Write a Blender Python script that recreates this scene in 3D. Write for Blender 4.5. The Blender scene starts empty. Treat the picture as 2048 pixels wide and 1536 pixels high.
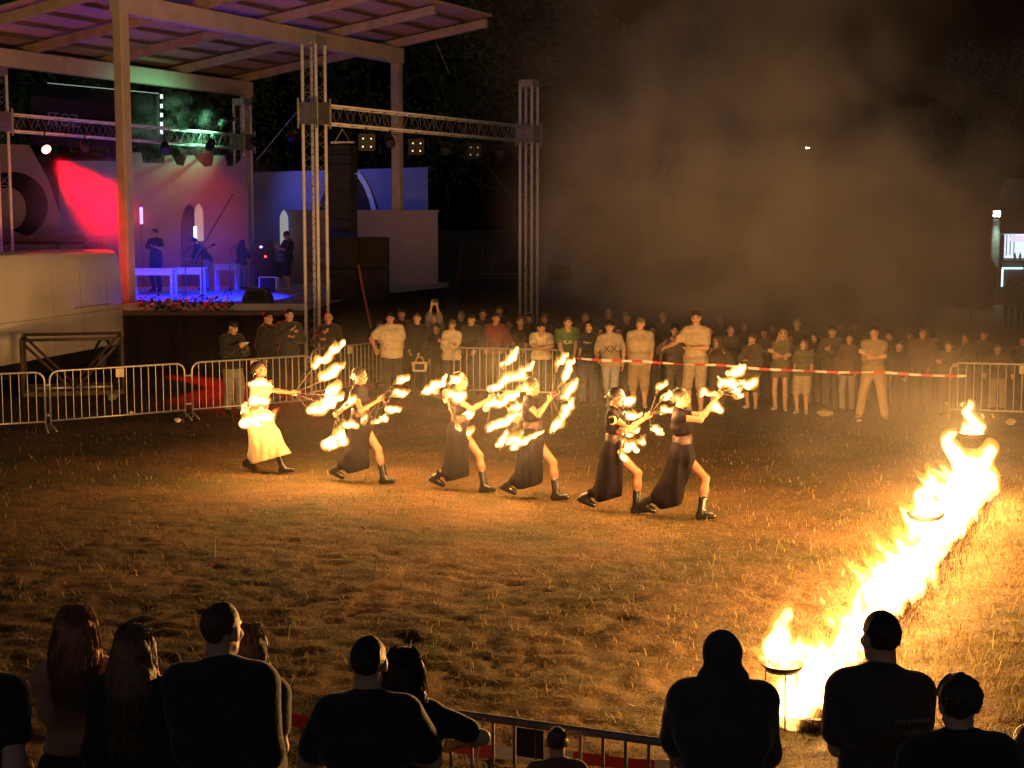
import bpy, math, random
import numpy as np
from mathutils import Vector, Matrix

random.seed(7)
RNG = np.random.default_rng(11)
SC = bpy.context.scene
COL = SC.collection

# ------------------------------------------------------------------ camera
F, CX, CY, H = 2990.0, 1024.0, 768.0, 3.58        # focal length in pixels of the 2048-wide photograph
PITCH = math.atan(323.0 / F)
cam_d = bpy.data.cameras.new('camera')
cam_d.sensor_width = 36.0
cam_d.lens = 36.0 * F / 2048.0
cam_d.clip_start, cam_d.clip_end = 0.1, 1200.0
cam = bpy.data.objects.new('camera', cam_d)
COL.objects.link(cam)
cam.location = (0, 0, H)
cam.rotation_euler = (math.pi / 2 - PITCH, 0, 0)
SC.camera = cam

# ------------------------------------------------------------------ night sky
W = bpy.data.worlds.new('World')
SC.world = W
W.use_nodes = True
wn = W.node_tree.nodes
wl = W.node_tree.links
bg = wn['Background']
sky = wn.new('ShaderNodeTexSky')
sky.sky_type = 'NISHITA'
sky.sun_disc = False
sky.sun_elevation = math.radians(-4.0)
sky.sun_rotation = math.radians(200)
wl.new(sky.outputs[0], bg.inputs[0])
bg.inputs[1].default_value = 0.4

SC.view_settings.view_transform = 'Standard'
SC.view_settings.look = 'None'
SC.view_settings.exposure = 1.4
SC.view_settings.gamma = 1.0
SC.view_settings.use_curve_mapping = False
cy = SC.cycles
cy.max_bounces = 5
cy.diffuse_bounces = 2
cy.glossy_bounces = 2
cy.transmission_bounces = 2
cy.volume_bounces = 1
cy.transparent_max_bounces = 8
cy.sample_clamp_indirect = 2.0
cy.use_denoising = True
cy.use_light_tree = True
cy.volume_step_rate = 0.7
cy.volume_max_steps = 96

# ------------------------------------------------------------------ pixels to places
_c, _s = math.cos(PITCH), math.sin(PITCH)
def ray(px, py):
    u, v = (px - CX) / F, -(py - CY) / F
    return (u, _c + v * _s, -_s + v * _c)
def P(px, py, Y):
    d = ray(px, py); t = Y / d[1]
    return Vector((t * d[0], Y, H + t * d[2]))
def G(px, py, z=0.0):
    d = ray(px, py); t = (z - H) / d[2]
    return Vector((t * d[0], t * d[1], z))
def D(px, py, s):
    d = ray(px, py); t = F / s
    return Vector((t * d[0], t * d[1], H + t * d[2]))
def foot_of(px, s, z=0.0):
    return G(px, 445 + (3.58 - z) * s, z)

# ------------------------------------------------------------------ materials
MATS = {}
def mat(name, col, rough=0.7, metal=0.0, var=0.25, scale=8.0, bump=0.0, bscale=None, spec=0.4, coat=0.0, stretch=None, sheen=0.0):
    if name in MATS: return MATS[name]
    m = bpy.data.materials.new(name); m.use_nodes = True
    n, l = m.node_tree.nodes, m.node_tree.links
    b = n['Principled BSDF']
    b.inputs['Roughness'].default_value = rough
    b.inputs['Metallic'].default_value = metal
    b.inputs['Specular IOR Level'].default_value = spec
    b.inputs['Coat Weight'].default_value = coat
    b.inputs['Sheen Weight'].default_value = sheen
    b.inputs['Sheen Roughness'].default_value = 0.4
    tc = n.new('ShaderNodeTexCoord'); src = tc.outputs['Object']
    if stretch:
        mp = n.new('ShaderNodeMapping'); mp.inputs['Scale'].default_value = stretch
        l.new(src, mp.inputs[0]); src = mp.outputs[0]
    nz = n.new('ShaderNodeTexNoise'); nz.inputs['Scale'].default_value = scale
    nz.inputs['Detail'].default_value = 5.0
    l.new(src, nz.inputs['Vector'])
    rp = n.new('ShaderNodeValToRGB')
    rp.color_ramp.elements[0].position, rp.color_ramp.elements[1].position = 0.3, 0.7
    rp.color_ramp.elements[0].color = (*[c * (1 - var) for c in col], 1)
    rp.color_ramp.elements[1].color = (*[min(1, c * (1 + var)) for c in col], 1)
    l.new(nz.outputs[0], rp.inputs[0]); l.new(rp.outputs[0], b.inputs['Base Color'])
    if bump:
        bp = n.new('ShaderNodeBump'); bp.inputs['Strength'].default_value = bump
        bp.inputs['Distance'].default_value = 0.02
        n2 = n.new('ShaderNodeTexNoise'); n2.inputs['Scale'].default_value = bscale or scale * 4
        n2.inputs['Detail'].default_value = 4.0
        l.new(src, n2.inputs['Vector']); l.new(n2.outputs[0], bp.inputs['Height'])
        l.new(bp.outputs[0], b.inputs['Normal'])
    MATS[name] = m
    return m
def emit(name, col, k):
    if name in MATS: return MATS[name]
    m = bpy.data.materials.new(name); m.use_nodes = True
    b = m.node_tree.nodes['Principled BSDF']
    b.inputs['Base Color'].default_value = (*col, 1)
    b.inputs['Emission Color'].default_value = (*col, 1)
    b.inputs['Emission Strength'].default_value = k
    MATS[name] = m
    return m
def flame_mat(name, col, k):
    # burning gas: glows through its whole depth, so thin edges are fainter than the core
    m = bpy.data.materials.new(name); m.use_nodes = True
    n, l = m.node_tree.nodes, m.node_tree.links
    n.remove(n['Principled BSDF'])
    e = n.new('ShaderNodeEmission'); e.inputs[0].default_value = (*col, 1); e.inputs[1].default_value = k
    l.new(e.outputs[0], n['Material Output'].inputs['Volume'])
    MATS[name] = m
    return m
def cloth(name, col, **k):
    k.setdefault('rough', 0.85); k.setdefault('var', 0.18); k.setdefault('scale', 14); k.setdefault('bump', 0.25); k.setdefault('bscale', 40); k.setdefault('spec', 0.2); k.setdefault('sheen', 0.35)
    return mat(name, col, **k)

# ------------------------------------------------------------------ things and meshes
def tag(o, label=None, cat=None, group=None, kind=None):
    if label: o['label'] = label
    if cat: o['category'] = cat
    if group: o['group'] = group
    if kind: o['kind'] = kind
    return o
def thing(name, label, cat, loc=(0, 0, 0), rz=0.0, group=None):
    o = bpy.data.objects.new(name, None); COL.objects.link(o)
    o.empty_display_size = 0.2
    o.location = loc; o.rotation_euler = (0, 0, rz)
    return tag(o, label, cat, group)
def basis(o):
    return Matrix.Translation(o.location) @ o.rotation_euler.to_matrix().to_4x4()
def link_mesh(name, me, parent=None, world=False):
    o = bpy.data.objects.new(name, me); COL.objects.link(o)
    if parent is not None:
        o.parent = parent
        if world: o.matrix_parent_inverse = basis(parent).inverted()
    return o
def mesh_np(name, V, Fq, mats, midx=None, smooth=True, parent=None, world=False):
    """V (n,3); Fq list of arrays, each (m,3) or (m,4)"""
    if isinstance(Fq, np.ndarray): Fq = [Fq]
    me = bpy.data.meshes.new(name)
    V = np.asarray(V, np.float32)
    me.vertices.add(len(V)); me.vertices.foreach_set('co', V.ravel())
    loops = np.concatenate([f.ravel() for f in Fq]).astype(np.int32)
    sizes = np.concatenate([np.full(len(f), f.shape[1], np.int32) for f in Fq])
    starts = np.concatenate([[0], np.cumsum(sizes)[:-1]]).astype(np.int32)
    me.loops.add(len(loops)); me.loops.foreach_set('vertex_index', loops)
    me.polygons.add(len(sizes)); me.polygons.foreach_set('loop_start', starts)
    me.polygons.foreach_set('loop_total', sizes)
    if midx is not None: me.polygons.foreach_set('material_index', np.asarray(midx, np.int32))
    me.polygons.foreach_set('use_smooth', np.full(len(sizes), smooth, bool))
    me.update(calc_edges=True)
    for m in (mats if isinstance(mats, (list, tuple)) else [mats]): me.materials.append(m)
    return link_mesh(name, me, parent, world)

class MB:
    """collects shapes, builds them as one mesh object"""
    def __init__(s): s.v = []; s.f = []; s.m = []; s.cur = 0
    def add(s, vs, fs):
        b = len(s.v); s.v += [tuple(v) for v in vs]
        for f in fs: s.f.append(tuple(i + b for i in f)); s.m.append(s.cur)
        return s
    def box(s, c, size, M=None, bev=0.0):
        x, y, z = [d / 2 for d in size]; c = Vector(c)
        if bev <= 0:
            vs = [Vector((i * x, j * y, k * z)) for i in (-1, 1) for j in (-1, 1) for k in (-1, 1)]
            fs = [(0, 1, 3, 2), (4, 6, 7, 5), (0, 4, 5, 1), (2, 3, 7, 6), (0, 2, 6, 4), (1, 5, 7, 3)]
        else:
            import bmesh
            bm = bmesh.new(); bmesh.ops.create_cube(bm, size=1)
            for v in bm.verts: v.co = Vector((v.co.x * 2 * x, v.co.y * 2 * y, v.co.z * 2 * z))
            bmesh.ops.bevel(bm, geom=bm.edges[:], offset=bev, segments=2, affect='EDGES')
            bm.verts.index_update()
            vs = [v.co.copy() for v in bm.verts]; fs = [tuple(v.index for v in f.verts) for f in bm.faces]; bm.free()
        if M is not None: vs = [M @ v for v in vs]
        return s.add([v + c for v in vs], fs)
    def beam(s, a, b, w, h, up=(0, 0, 1)):
        a, b = Vector(a), Vector(b); d = (b - a); L = d.length; x = d.normalized()
        y = Vector(up).cross(x).normalized(); z = x.cross(y)
        M = Matrix((x, y, z)).transposed()
        return s.box((a + b) / 2, (L, w, h), M)
    def tube(s, pts, r, n=8, caps=True):
        pts = [Vector(p) for p in pts]; rs = r if isinstance(r, (list, tuple)) else [r] * len(pts)
        vs, fs = [], []; pr = None
        for i, p in enumerate(pts):
            d = (pts[min(i + 1, len(pts) - 1)] - pts[max(i - 1, 0)]).normalized()
            if pr is None:
                t = Vector((0, 0, 1)) if abs(d.z) < 0.9 else Vector((1, 0, 0))
                pr = d.cross(t).normalized()
            else: pr = (pr - d * pr.dot(d)).normalized()
            q = d.cross(pr)
            for k in range(n):
                a = 2 * math.pi * k / n
                vs.append(p + (pr * math.cos(a) + q * math.sin(a)) * rs[i])
        for i in range(len(pts) - 1):
            for k in range(n):
                k2 = (k + 1) % n
                fs.append((i * n + k, i * n + k2, (i + 1) * n + k2, (i + 1) * n + k))
        if caps:
            fs.append(tuple(range(n - 1, -1, -1))); e = (len(pts) - 1) * n
            fs.append(tuple(range(e, e + n)))
        return s.add(vs, fs)
    def lathe(s, prof, c=(0, 0, 0), n=20):
        vs, fs = [], []; c = Vector(c)
        for r, z in prof:
            for k in range(n):
                a = 2 * math.pi * k / n; vs.append(c + Vector((r * math.cos(a), r * math.sin(a), z)))
        for i in range(len(prof) - 1):
            for k in range(n):
                k2 = (k + 1) % n
                fs.append((i * n + k, i * n + k2, (i + 1) * n + k2, (i + 1) * n + k))
        return s.add(vs, fs)
    def prism(s, poly, z0, z1):
        n = len(poly)
        vs = [(p[0], p[1], z0) for p in poly] + [(p[0], p[1], z1) for p in poly]
        fs = [tuple(range(n - 1, -1, -1)), tuple(range(n, 2 * n))] + [(i, (i + 1) % n, n + (i + 1) % n, n + i) for i in range(n)]
        return s.add(vs, fs)
    def slab(s, poly, origin, ex, ez, th):
        """outline in the plane (ex, ez), thickness th along ex x ez"""
        o, ex, ez = Vector(origin), Vector(ex), Vector(ez); nn = ex.cross(ez).normalized() * th
        n = len(poly)
        a = [o + ex * p[0] + ez * p[1] for p in poly]; b = [v + nn for v in a]
        return s.add(a + b, [tuple(range(n - 1, -1, -1)), tuple(range(n, 2 * n))] + [(i, (i + 1) % n, n + (i + 1) % n, n + i) for i in range(n)])
    def build(s, name, mats, parent=None, world=False, smooth=False, label=None, bevel=0.0):
        me = bpy.data.meshes.new(name)
        me.from_pydata([tuple(v) for v in s.v], [], s.f)
        for m in (mats if isinstance(mats, (list, tuple)) else [mats]): me.materials.append(m)
        for p, i in zip(me.polygons, s.m): p.material_index = i; p.use_smooth = smooth
        me.update()
        o = link_mesh(name, me, parent, world)
        if bevel:
            b = o.modifiers.new('bevel', 'BEVEL'); b.width = bevel; b.segments = 2; b.limit_method = 'ANGLE'
        if label: o['label'] = label
        return o
def children_of(o): return [c for c in COL.objects if c.parent is o]
def copy_thing(o, loc, rz, label, parent=None):
    c = o.copy(); COL.objects.link(c)
    if parent is None:
        c.location = loc; c.rotation_euler = (0, 0, rz); c['label'] = label
    else: c.parent = parent
    for ch in children_of(o): copy_thing(ch, None, None, None, c)
    return c
def lamp(name, kind, loc, power, col, parent=None, radius=0.1, aim=None, angle=40, blend=0.3):
    ld = bpy.data.lights.new(name, kind); ld.energy = power; ld.color = col
    ld.shadow_soft_size = radius
    o = bpy.data.objects.new(name, ld); COL.objects.link(o)
    o.location = loc
    if kind == 'SPOT':
        ld.spot_size = math.radians(angle); ld.spot_blend = blend
        o.rotation_euler = (Vector(aim) - Vector(loc)).to_track_quat('-Z', 'Y').to_euler()
    if parent is not None:
        o.parent = parent; o.matrix_parent_inverse = basis(parent).inverted()
    return o
def lettering(text, size, M, m, parent, extrude=0.002, name='lettering'):
    cu = bpy.data.curves.new(name, 'FONT'); cu.body = text; cu.size = size; cu.extrude = extrude
    cu.align_x = 'CENTER'; cu.align_y = 'CENTER'; cu.materials.append(m)
    tmp = bpy.data.objects.new(name, cu)
    me = bpy.data.meshes.new_from_object(tmp); bpy.data.objects.remove(tmp)
    o = bpy.data.objects.new(name, me); COL.objects.link(o)
    if not me.materials: me.materials.append(m)
    o.matrix_basis = M
    o.parent = parent
    return o

# ------------------------------------------------------------------ smooth bodies from blended round cones
def smin(a, b, k):
    h = np.maximum(k - np.abs(a - b), 0) / k
    return np.minimum(a, b) - h * h * k * 0.25
_ph = RNG.uniform(0, 6.28, (12, 3)); _dr = RNG.normal(size=(12, 3))
def wob(p, freq, seed=0):
    o = 0
    for i in range(4):
        j = (i + seed) % 12
        d = _dr[j] / np.linalg.norm(_dr[j]) * freq * (1 + 0.6 * i)
        o = o + np.sin(p[..., 0] * d[0] + p[..., 1] * d[1] + p[..., 2] * d[2] + _ph[j, i % 3] + seed * 1.7) / (1 + 0.6 * i)
    return o / 2.2
def netmesh(prims, vox, k=0.03, cuts=(), subs=(), noise=None, scale=None):
    """prims: (a, b, ra, rb[, flat]) round cones or ('e', centre, radii) ellipsoids, blended; returns V, quads"""
    lo = np.full(3, 9e9); hi = np.full(3, -9e9)
    B = []
    for p in prims:
        if isinstance(p[0], str):
            c, r = np.array(p[1], float), np.array(p[2], float); l, h = c - r, c + r
        else:
            a, b = np.array(p[0], float), np.array(p[1], float); rm = max(p[2], p[3])
            l, h = np.minimum(a, b) - rm, np.maximum(a, b) + rm
        B.append((l, h)); lo = np.minimum(lo, l); hi = np.maximum(hi, h)
    pad = vox * 3 + (noise[0] * 1.6 if noise else 0)
    lo = lo - pad; hi = hi + pad
    n = np.ceil((hi - lo) / vox).astype(int) + 1
    ax = [lo[i] + vox * np.arange(n[i]) for i in range(3)]
    f = np.full(tuple(n), 0.25, np.float32)
    ext = k + pad + vox * 2
    def sub(l, h):
        i0 = np.maximum(((l - ext - lo) / vox).astype(int), 0); i1 = np.minimum(((h + ext - lo) / vox).astype(int) + 2, n)
        sl = tuple(slice(i0[i], i1[i]) for i in range(3))
        X = np.stack(np.meshgrid(ax[0][sl[0]], ax[1][sl[1]], ax[2][sl[2]], indexing='ij'), -1)
        return sl, X
    def dist(p, X):
        if isinstance(p[0], str):
            c, r = np.array(p[1], float), np.array(p[2], float)
            q = (X - c) / r; k0 = np.sqrt((q * q).sum(-1)) + 1e-9
            q2 = q / r; k1 = np.sqrt((q2 * q2).sum(-1)) + 1e-9
            return k0 * (k0 - 1) / k1
        a, b = np.array(p[0], float), np.array(p[1], float); ab = b - a; den = ab @ ab + 1e-12
        t = np.clip(((X - a) @ ab) / den, 0, 1)
        q = X - a - t[..., None] * ab
        return np.sqrt((q * q).sum(-1)) - (p[2] + (p[3] - p[2]) * t)
    for p, (l, h) in zip(prims, B):
        sl, X = sub(l, h)
        f[sl] = smin(f[sl], dist(p, X).astype(np.float32), k)
    if noise:
        X = np.stack(np.meshgrid(*ax, indexing='ij'), -1)
        st = np.array(noise[3]) if len(noise) > 3 else np.ones(3)
        f += (noise[0] * wob(X * st, noise[1], noise[2])).astype(np.float32)
    for p in subs:
        if isinstance(p[0], str): l, h = np.array(p[1]) - np.array(p[2]), np.array(p[1]) + np.array(p[2])
        else:
            rm = max(p[2], p[3]); l, h = np.minimum(p[0], p[1]) - rm, np.maximum(p[0], p[1]) + rm
        sl, X = sub(np.array(l, float), np.array(h, float))
        if X.size: f[sl] = np.maximum(f[sl], -dist(p, X))
    if cuts:
        X = np.stack(np.meshgrid(*ax, indexing='ij'), -1)
        for pt, nn in cuts: f = np.maximum(f, -((X - np.array(pt, float)) @ np.array(nn, float)).astype(np.float32))
    f[0] = f[-1] = 0.2; f[:, 0] = f[:, -1] = 0.2; f[:, :, 0] = f[:, :, -1] = 0.2
    s = f < 0
    cs = np.zeros(tuple(n - 1), np.int8)
    for i in (0, 1):
        for j in (0, 1):
            for q in (0, 1): cs += s[i:n[0] - 1 + i, j:n[1] - 1 + j, q:n[2] - 1 + q]
    act = (cs > 0) & (cs < 8)
    I = np.argwhere(act); m = len(I)
    idx = np.full(act.shape, -1, np.int32); idx[act] = np.arange(m)
    acc = np.zeros((m, 3)); cnt = np.zeros(m)
    for axis in range(3):
        o1, o2 = [q for q in range(3) if q != axis]
        for i in (0, 1):
            for j in (0, 1):
                off = np.zeros(3, int); off[o1] = i; off[o2] = j
                A = I + off; Bq = A.copy(); Bq[:, axis] += 1
                va = f[A[:, 0], A[:, 1], A[:, 2]]; vb = f[Bq[:, 0], Bq[:, 1], Bq[:, 2]]
                mk = (va < 0) != (vb < 0)
                t = np.where(mk, va / np.where(mk, va - vb, 1), 0)
                pt = np.repeat(off[None].astype(float), m, 0); pt[:, axis] += t
                acc[mk] += pt[mk]; cnt[mk] += 1
    V = lo + vox * (I + acc / np.maximum(cnt, 1)[:, None])
    FQ = []
    for axis in range(3):
        e1, e2 = (axis + 1) % 3, (axis + 2) % 3
        sl0 = [slice(1, -1)] * 3; sl1 = [slice(1, -1)] * 3
        sl0[axis] = slice(0, -1); sl1[axis] = slice(1, None)
        a, b = s[tuple(sl0)], s[tuple(sl1)]
        for flip, mk in ((False, a & ~b), (True, ~a & b)):
            Q = np.argwhere(mk)
            if not len(Q): continue
            Q = Q + 1; Q[:, axis] -= 1
            d1 = np.zeros(3, int); d1[e1] = 1; d2 = np.zeros(3, int); d2[e2] = 1
            c = [Q - d1 - d2, Q - d2, Q, Q - d1]
            q = np.stack([idx[x[:, 0], x[:, 1], x[:, 2]] for x in c], 1)
            if flip: q = q[:, ::-1]
            FQ.append(q[(q >= 0).all(1)])
    FQ = np.concatenate(FQ) if FQ else np.zeros((0, 4), int)
    return V, FQ
# ------------------------------------------------------------------ the field
def _hash(ix, iy, seed):
    h = np.sin(ix * 127.1 + iy * 311.7 + seed * 74.7) * 43758.5453
    return h - np.floor(h)
def vnoise(x, y, seed=0):
    ix, iy = np.floor(x), np.floor(y); fx, fy = x - ix, y - iy
    u, v = fx * fx * (3 - 2 * fx), fy * fy * (3 - 2 * fy)
    a, b = _hash(ix, iy, seed), _hash(ix + 1, iy, seed); c, d = _hash(ix, iy + 1, seed), _hash(ix + 1, iy + 1, seed)
    return (a * (1 - u) + b * u) * (1 - v) + (c * (1 - u) + d * u) * v
def zground(x, y):
    rough = 0.35 + 0.9 * np.exp(-((x + 1.5) / 6.5) ** 2 - ((y - 12.5) / 5.5) ** 2)      # trampled middle
    z = 0.03 * (vnoise(x / 1.6, y / 1.6, 1) - 0.5) + 0.015 * rough * (vnoise(x / 0.42, y / 0.30, 2) - 0.5)
    r = np.abs(vnoise(x / 0.33 + 9, y / 0.22, 3) - 0.5)
    z = z - 0.038 * rough * np.maximum(0, 0.16 - r) / 0.16 * vnoise(x / 0.8, y / 0.8, 7) + 0.036 * rough * (vnoise(x / 0.17, y / 0.11, 4) - 0.5)
    fade = np.clip((46 - y) / 10, 0, 1) * np.clip((22 - np.abs(x)) / 4, 0, 1)
    return (z - 0.012) * fade
def green_at(x, y):
    g = 0.15 + 0.75 * np.clip((x - 0.12 * y - 0.2) / 3.0, 0, 1) * np.clip((24 - y) / 8, 0.15, 1)
    g = g + 0.45 * np.clip((8.6 - y) / 2, 0, 1) + 0.55 * (vnoise(x / 1.7, y / 1.7, 21) - 0.5) + 0.25 * (vnoise(x / 0.5, y / 0.5, 22) - 0.5)
    g = g + 0.35 * np.clip((-3.5 - x) / 3, 0, 1) * np.clip((21 - y) / 4, 0, 1)
    return np.clip(g, 0, 1)

def axis_steps(lo, hi, step, far):
    a = list(np.arange(lo, hi + 1e-6, step)); s = step
    while a[-1] < far[1]: s *= 1.35; a.append(a[-1] + s)
    s = step
    while a[0] > far[0]: s *= 1.35; a.insert(0, a[0] - s)
    return np.array(a)
gx = axis_steps(-9.5, 9.5, 0.055, (-420, 420)); gy = axis_steps(5.5, 27.5, 0.055, (-40, 700))
GX, GY = np.meshgrid(gx, gy, indexing='ij')
GZ = zground(GX, GY)
nx_, ny_ = GX.shape
ii = np.arange(nx_ * ny_).reshape(nx_, ny_)
quads = np.stack([ii[:-1, :-1], ii[1:, :-1], ii[1:, 1:], ii[:-1, 1:]], -1).reshape(-1, 4)

gm = bpy.data.materials.new('dry_field'); gm.use_nodes = True
n, l = gm.node_tree.nodes, gm.node_tree.links
b = n['Principled BSDF']; b.inputs['Roughness'].default_value = 0.95; b.inputs['Specular IOR Level'].default_value = 0.15
tc = n.new('ShaderNodeTexCoord')
def noise(scale, det=6, src=None, rough=0.6):
    z = n.new('ShaderNodeTexNoise'); z.inputs['Scale'].default_value = scale; z.inputs['Detail'].default_value = det; z.inputs['Roughness'].default_value = rough
    l.new(src or tc.outputs['Object'], z.inputs['Vector']); return z
def ramp(src, stops):
    r = n.new('ShaderNodeValToRGB'); e = r.color_ramp.elements
    while len(e) < len(stops): e.new(0.5)
    for q, (p_, c_) in zip(e, stops): q.position = p_; q.color = (*c_, 1)
    l.new(src, r.inputs[0]); return r
mp = n.new('ShaderNodeMapping'); mp.inputs['Scale'].default_value = (7, 26, 1); mp.inputs['Rotation'].default_value = (0, 0, 0.15)
l.new(tc.outputs['Object'], mp.inputs[0])
straw = noise(2.2, 8, mp.outputs[0], 0.75)
mp2 = n.new('ShaderNodeMapping'); mp2.inputs['Scale'].default_value = (22, 7, 1); mp2.inputs['Rotation'].default_value = (0, 0, 0.7)
l.new(tc.outputs['Object'], mp2.inputs[0])
straw2 = noise(2.0, 8, mp2.outputs[0], 0.75)
mx0 = n.new('ShaderNodeMix'); mx0.data_type = 'FLOAT'; mx0.inputs[0].default_value = 0.5
l.new(straw.outputs[0], mx0.inputs[2]); l.new(straw2.outputs[0], mx0.inputs[3])
r1 = ramp(mx0.outputs[0], [(0.36, (0.026, 0.015, 0.008)), (0.5, (0.105, 0.062, 0.031)), (0.64, (0.25, 0.158, 0.082))])
patch = noise(0.55, 4)
r2 = ramp(patch.outputs[0], [(0.42, (0, 0, 0)), (0.62, (1, 1, 1))])
r3 = ramp(mx0.outputs[0], [(0.36, (0.013, 0.012, 0.006)), (0.62, (0.085, 0.070, 0.027))])
mx = n.new('ShaderNodeMix'); mx.data_type = 'RGBA'
l.new(r2.outputs[0], mx.inputs[0]); l.new(r1.outputs[0], mx.inputs[6]); l.new(r3.outputs[0], mx.inputs[7])
l.new(mx.outputs[2], b.inputs['Base Color'])
bp = n.new('ShaderNodeBump'); bp.inputs['Strength'].default_value = 0.9; bp.inputs['Distance'].default_value = 0.03
l.new(mx0.outputs[0], bp.inputs['Height']); l.new(bp.outputs[0], b.inputs['Normal'])
fld = mesh_np('field', np.stack([GX, GY, GZ], -1).reshape(-1, 3), quads, gm)
tag(fld, 'trampled dry field with straw and worn grass', 'field', kind='structure')

# ------------------------------------------------------------------ straw and grass blades
def blades(name, N, x, y, ln, wd, tilt, col, z=None):
    az = RNG.uniform(0, 2 * np.pi, N)
    d = np.stack([np.cos(az), np.sin(az), np.zeros(N)], 1); side = np.stack([-np.sin(az), np.cos(az), np.zeros(N)], 1)
    base = np.stack([x, y, (zground(x, y) if z is None else z)], 1)
    up = np.array([0, 0, 1.0])
    st, ct = np.sin(tilt)[:, None], np.cos(tilt)[:, None]
    mid = base + ln[:, None] * 0.55 * (d * st * 0.7 + up * (ct + 0.12))
    tip = mid + ln[:, None] * 0.5 * (d * (st + 0.25) + up * ct * 0.75)
    w = wd[:, None] * side * 0.5
    V = np.stack([base - w, base + w, mid + w * 0.8, mid - w * 0.8, tip], 1).reshape(-1, 3)
    i = (np.arange(N) * 5)[:, None]
    q = i + np.array([[0, 1, 2, 3]]); t = i + np.array([[3, 2, 4]])
    o = mesh_np(name, V, [q, t], MATS['blades'], smooth=False)
    ca = o.data.color_attributes.new('col', 'FLOAT_COLOR', 'POINT')
    cc = np.repeat(np.concatenate([col, np.ones((N, 1))], 1), 5, 0).astype(np.float32)
    ca.data.foreach_set('color', cc.ravel())
    return o
bmx = bpy.data.materials.new('blades'); bmx.use_nodes = True; MATS['blades'] = bmx
n, l = bmx.node_tree.nodes, bmx.node_tree.links
at = n.new('ShaderNodeAttribute'); at.attribute_name = 'col'
b = n['Principled BSDF']; b.inputs['Roughness'].default_value = 0.7; b.inputs['Specular IOR Level'].default_value = 0.25
l.new(at.outputs['Color'], b.inputs['Base Color'])
tr = n.new('ShaderNodeBsdfTranslucent'); l.new(at.outputs['Color'], tr.inputs[0])
ms = n.new('ShaderNodeMixShader'); ms.inputs[0].default_value = 0.3
l.new(b.outputs[0], ms.inputs[1]); l.new(tr.outputs[0], ms.inputs[2]); l.new(ms.outputs[0], n['Material Output'].inputs[0])

def scatter(N):
    t = RNG.uniform(0, 1, N); q = 0.35
    y = (5.2 ** -q + t * (31 ** -q - 5.2 ** -q)) ** (-1 / q)
    x = RNG.uniform(-1, 1, N) * (0.40 * y + 1.6)
    return x, y
N = 330000
x, y = scatter(N)
g = green_at(x, y)
keep = RNG.uniform(0, 1, N) < (0.35 + 0.65 * np.clip(vnoise(x / 0.7, y / 0.5, 31) * 1.5 - 0.25 + 0.6 * g, 0, 1))
x, y, g = x[keep], y[keep], g[keep]; N = len(x)
tall = np.clip(g + 0.3 * RNG.normal(size=N), 0, 1)
clump = vnoise(x / 0.35, y / 0.35, 33)
ln = (0.045 + 0.055 * tall * (0.4 + clump)) * RNG.uniform(0.5, 1.4, N)
wd = (0.0035 + 0.0028 * RNG.uniform(0, 1, N)) * (0.75 + y / 22)
tilt = np.where(RNG.uniform(0, 1, N) < 0.03 + 0.60 * tall ** 1.6, RNG.uniform(0.3, 1.15, N), RNG.uniform(1.32, 1.56, N))
r = RNG.uniform(0, 1, N)[:, None]; gg = np.clip(g * 1.15 + 0.25 * RNG.normal(size=N), 0, 1)[:, None]
col = (1 - gg) * (np.array([0.32, 0.21, 0.105]) * (0.15 + 1.15 * r * r)) + gg * (np.array([0.145, 0.118, 0.036]) * (0.3 + 0.95 * r))
tag(blades('grass', N, x, y, ln, wd, tilt, col), 'dry straw and short worn grass covering the field', 'grass', kind='stuff')
# single tall dry stalks
N = 160
x, y = scatter(N); k = RNG.uniform(0, 1, N) < vnoise(x / 1.1, y / 1.1, 41) * 1.4 - 0.35; x, y = x[k], y[k]; N = len(x)
tag(blades('dry_stalks', N, x, y, RNG.uniform(0.16, 0.34, N), np.full(N, 0.006), RNG.uniform(0.1, 0.7, N), np.array([0.5, 0.4, 0.22]) * RNG.uniform(0.5, 1, (N, 1))), 'loose tall dry stalks standing in the grass', 'grass', kind='stuff')
# ------------------------------------------------------------------ stage canopy
M_post = mat('painted_concrete', (0.54, 0.46, 0.35), 0.85, var=0.12, scale=3, bump=0.15)
M_beam = mat('painted_beam', (0.60, 0.53, 0.47), 0.8, var=0.1, scale=2, bump=0.1)
M_joist = mat('timber_joist', (0.52, 0.40, 0.27), 0.8, var=0.2, scale=3, bump=0.2, stretch=(1, 1, 1))
M_purlin = mat('dark_purlin', (0.15, 0.10, 0.07), 0.8, var=0.2, scale=5)
M_deckwood = mat('roof_boards', (0.68, 0.46, 0.35), 0.85, var=0.22, scale=4, bump=0.3, stretch=(3, 3, 1))
M_black = mat('black_cloth', (0.012, 0.011, 0.012), 0.9, var=0.3)
M_alu = mat('aluminium', (0.95, 0.92, 0.88), 0.42, 0.0, var=0.08)
M_brace = mat('truss_brace', (0.30, 0.28, 0.26), 0.5, 0.4, var=0.1)
M_steel = mat('galvanised_steel', (0.50, 0.49, 0.46), 0.42, 0.75, var=0.15, scale=20, bump=0.05)
M_dark = mat('dark_plastic', (0.02, 0.02, 0.022), 0.5)
M_rust = mat('rusty_steel', (0.11, 0.08, 0.06), 0.7, 0.3, var=0.35, scale=14, bump=0.2)

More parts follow.
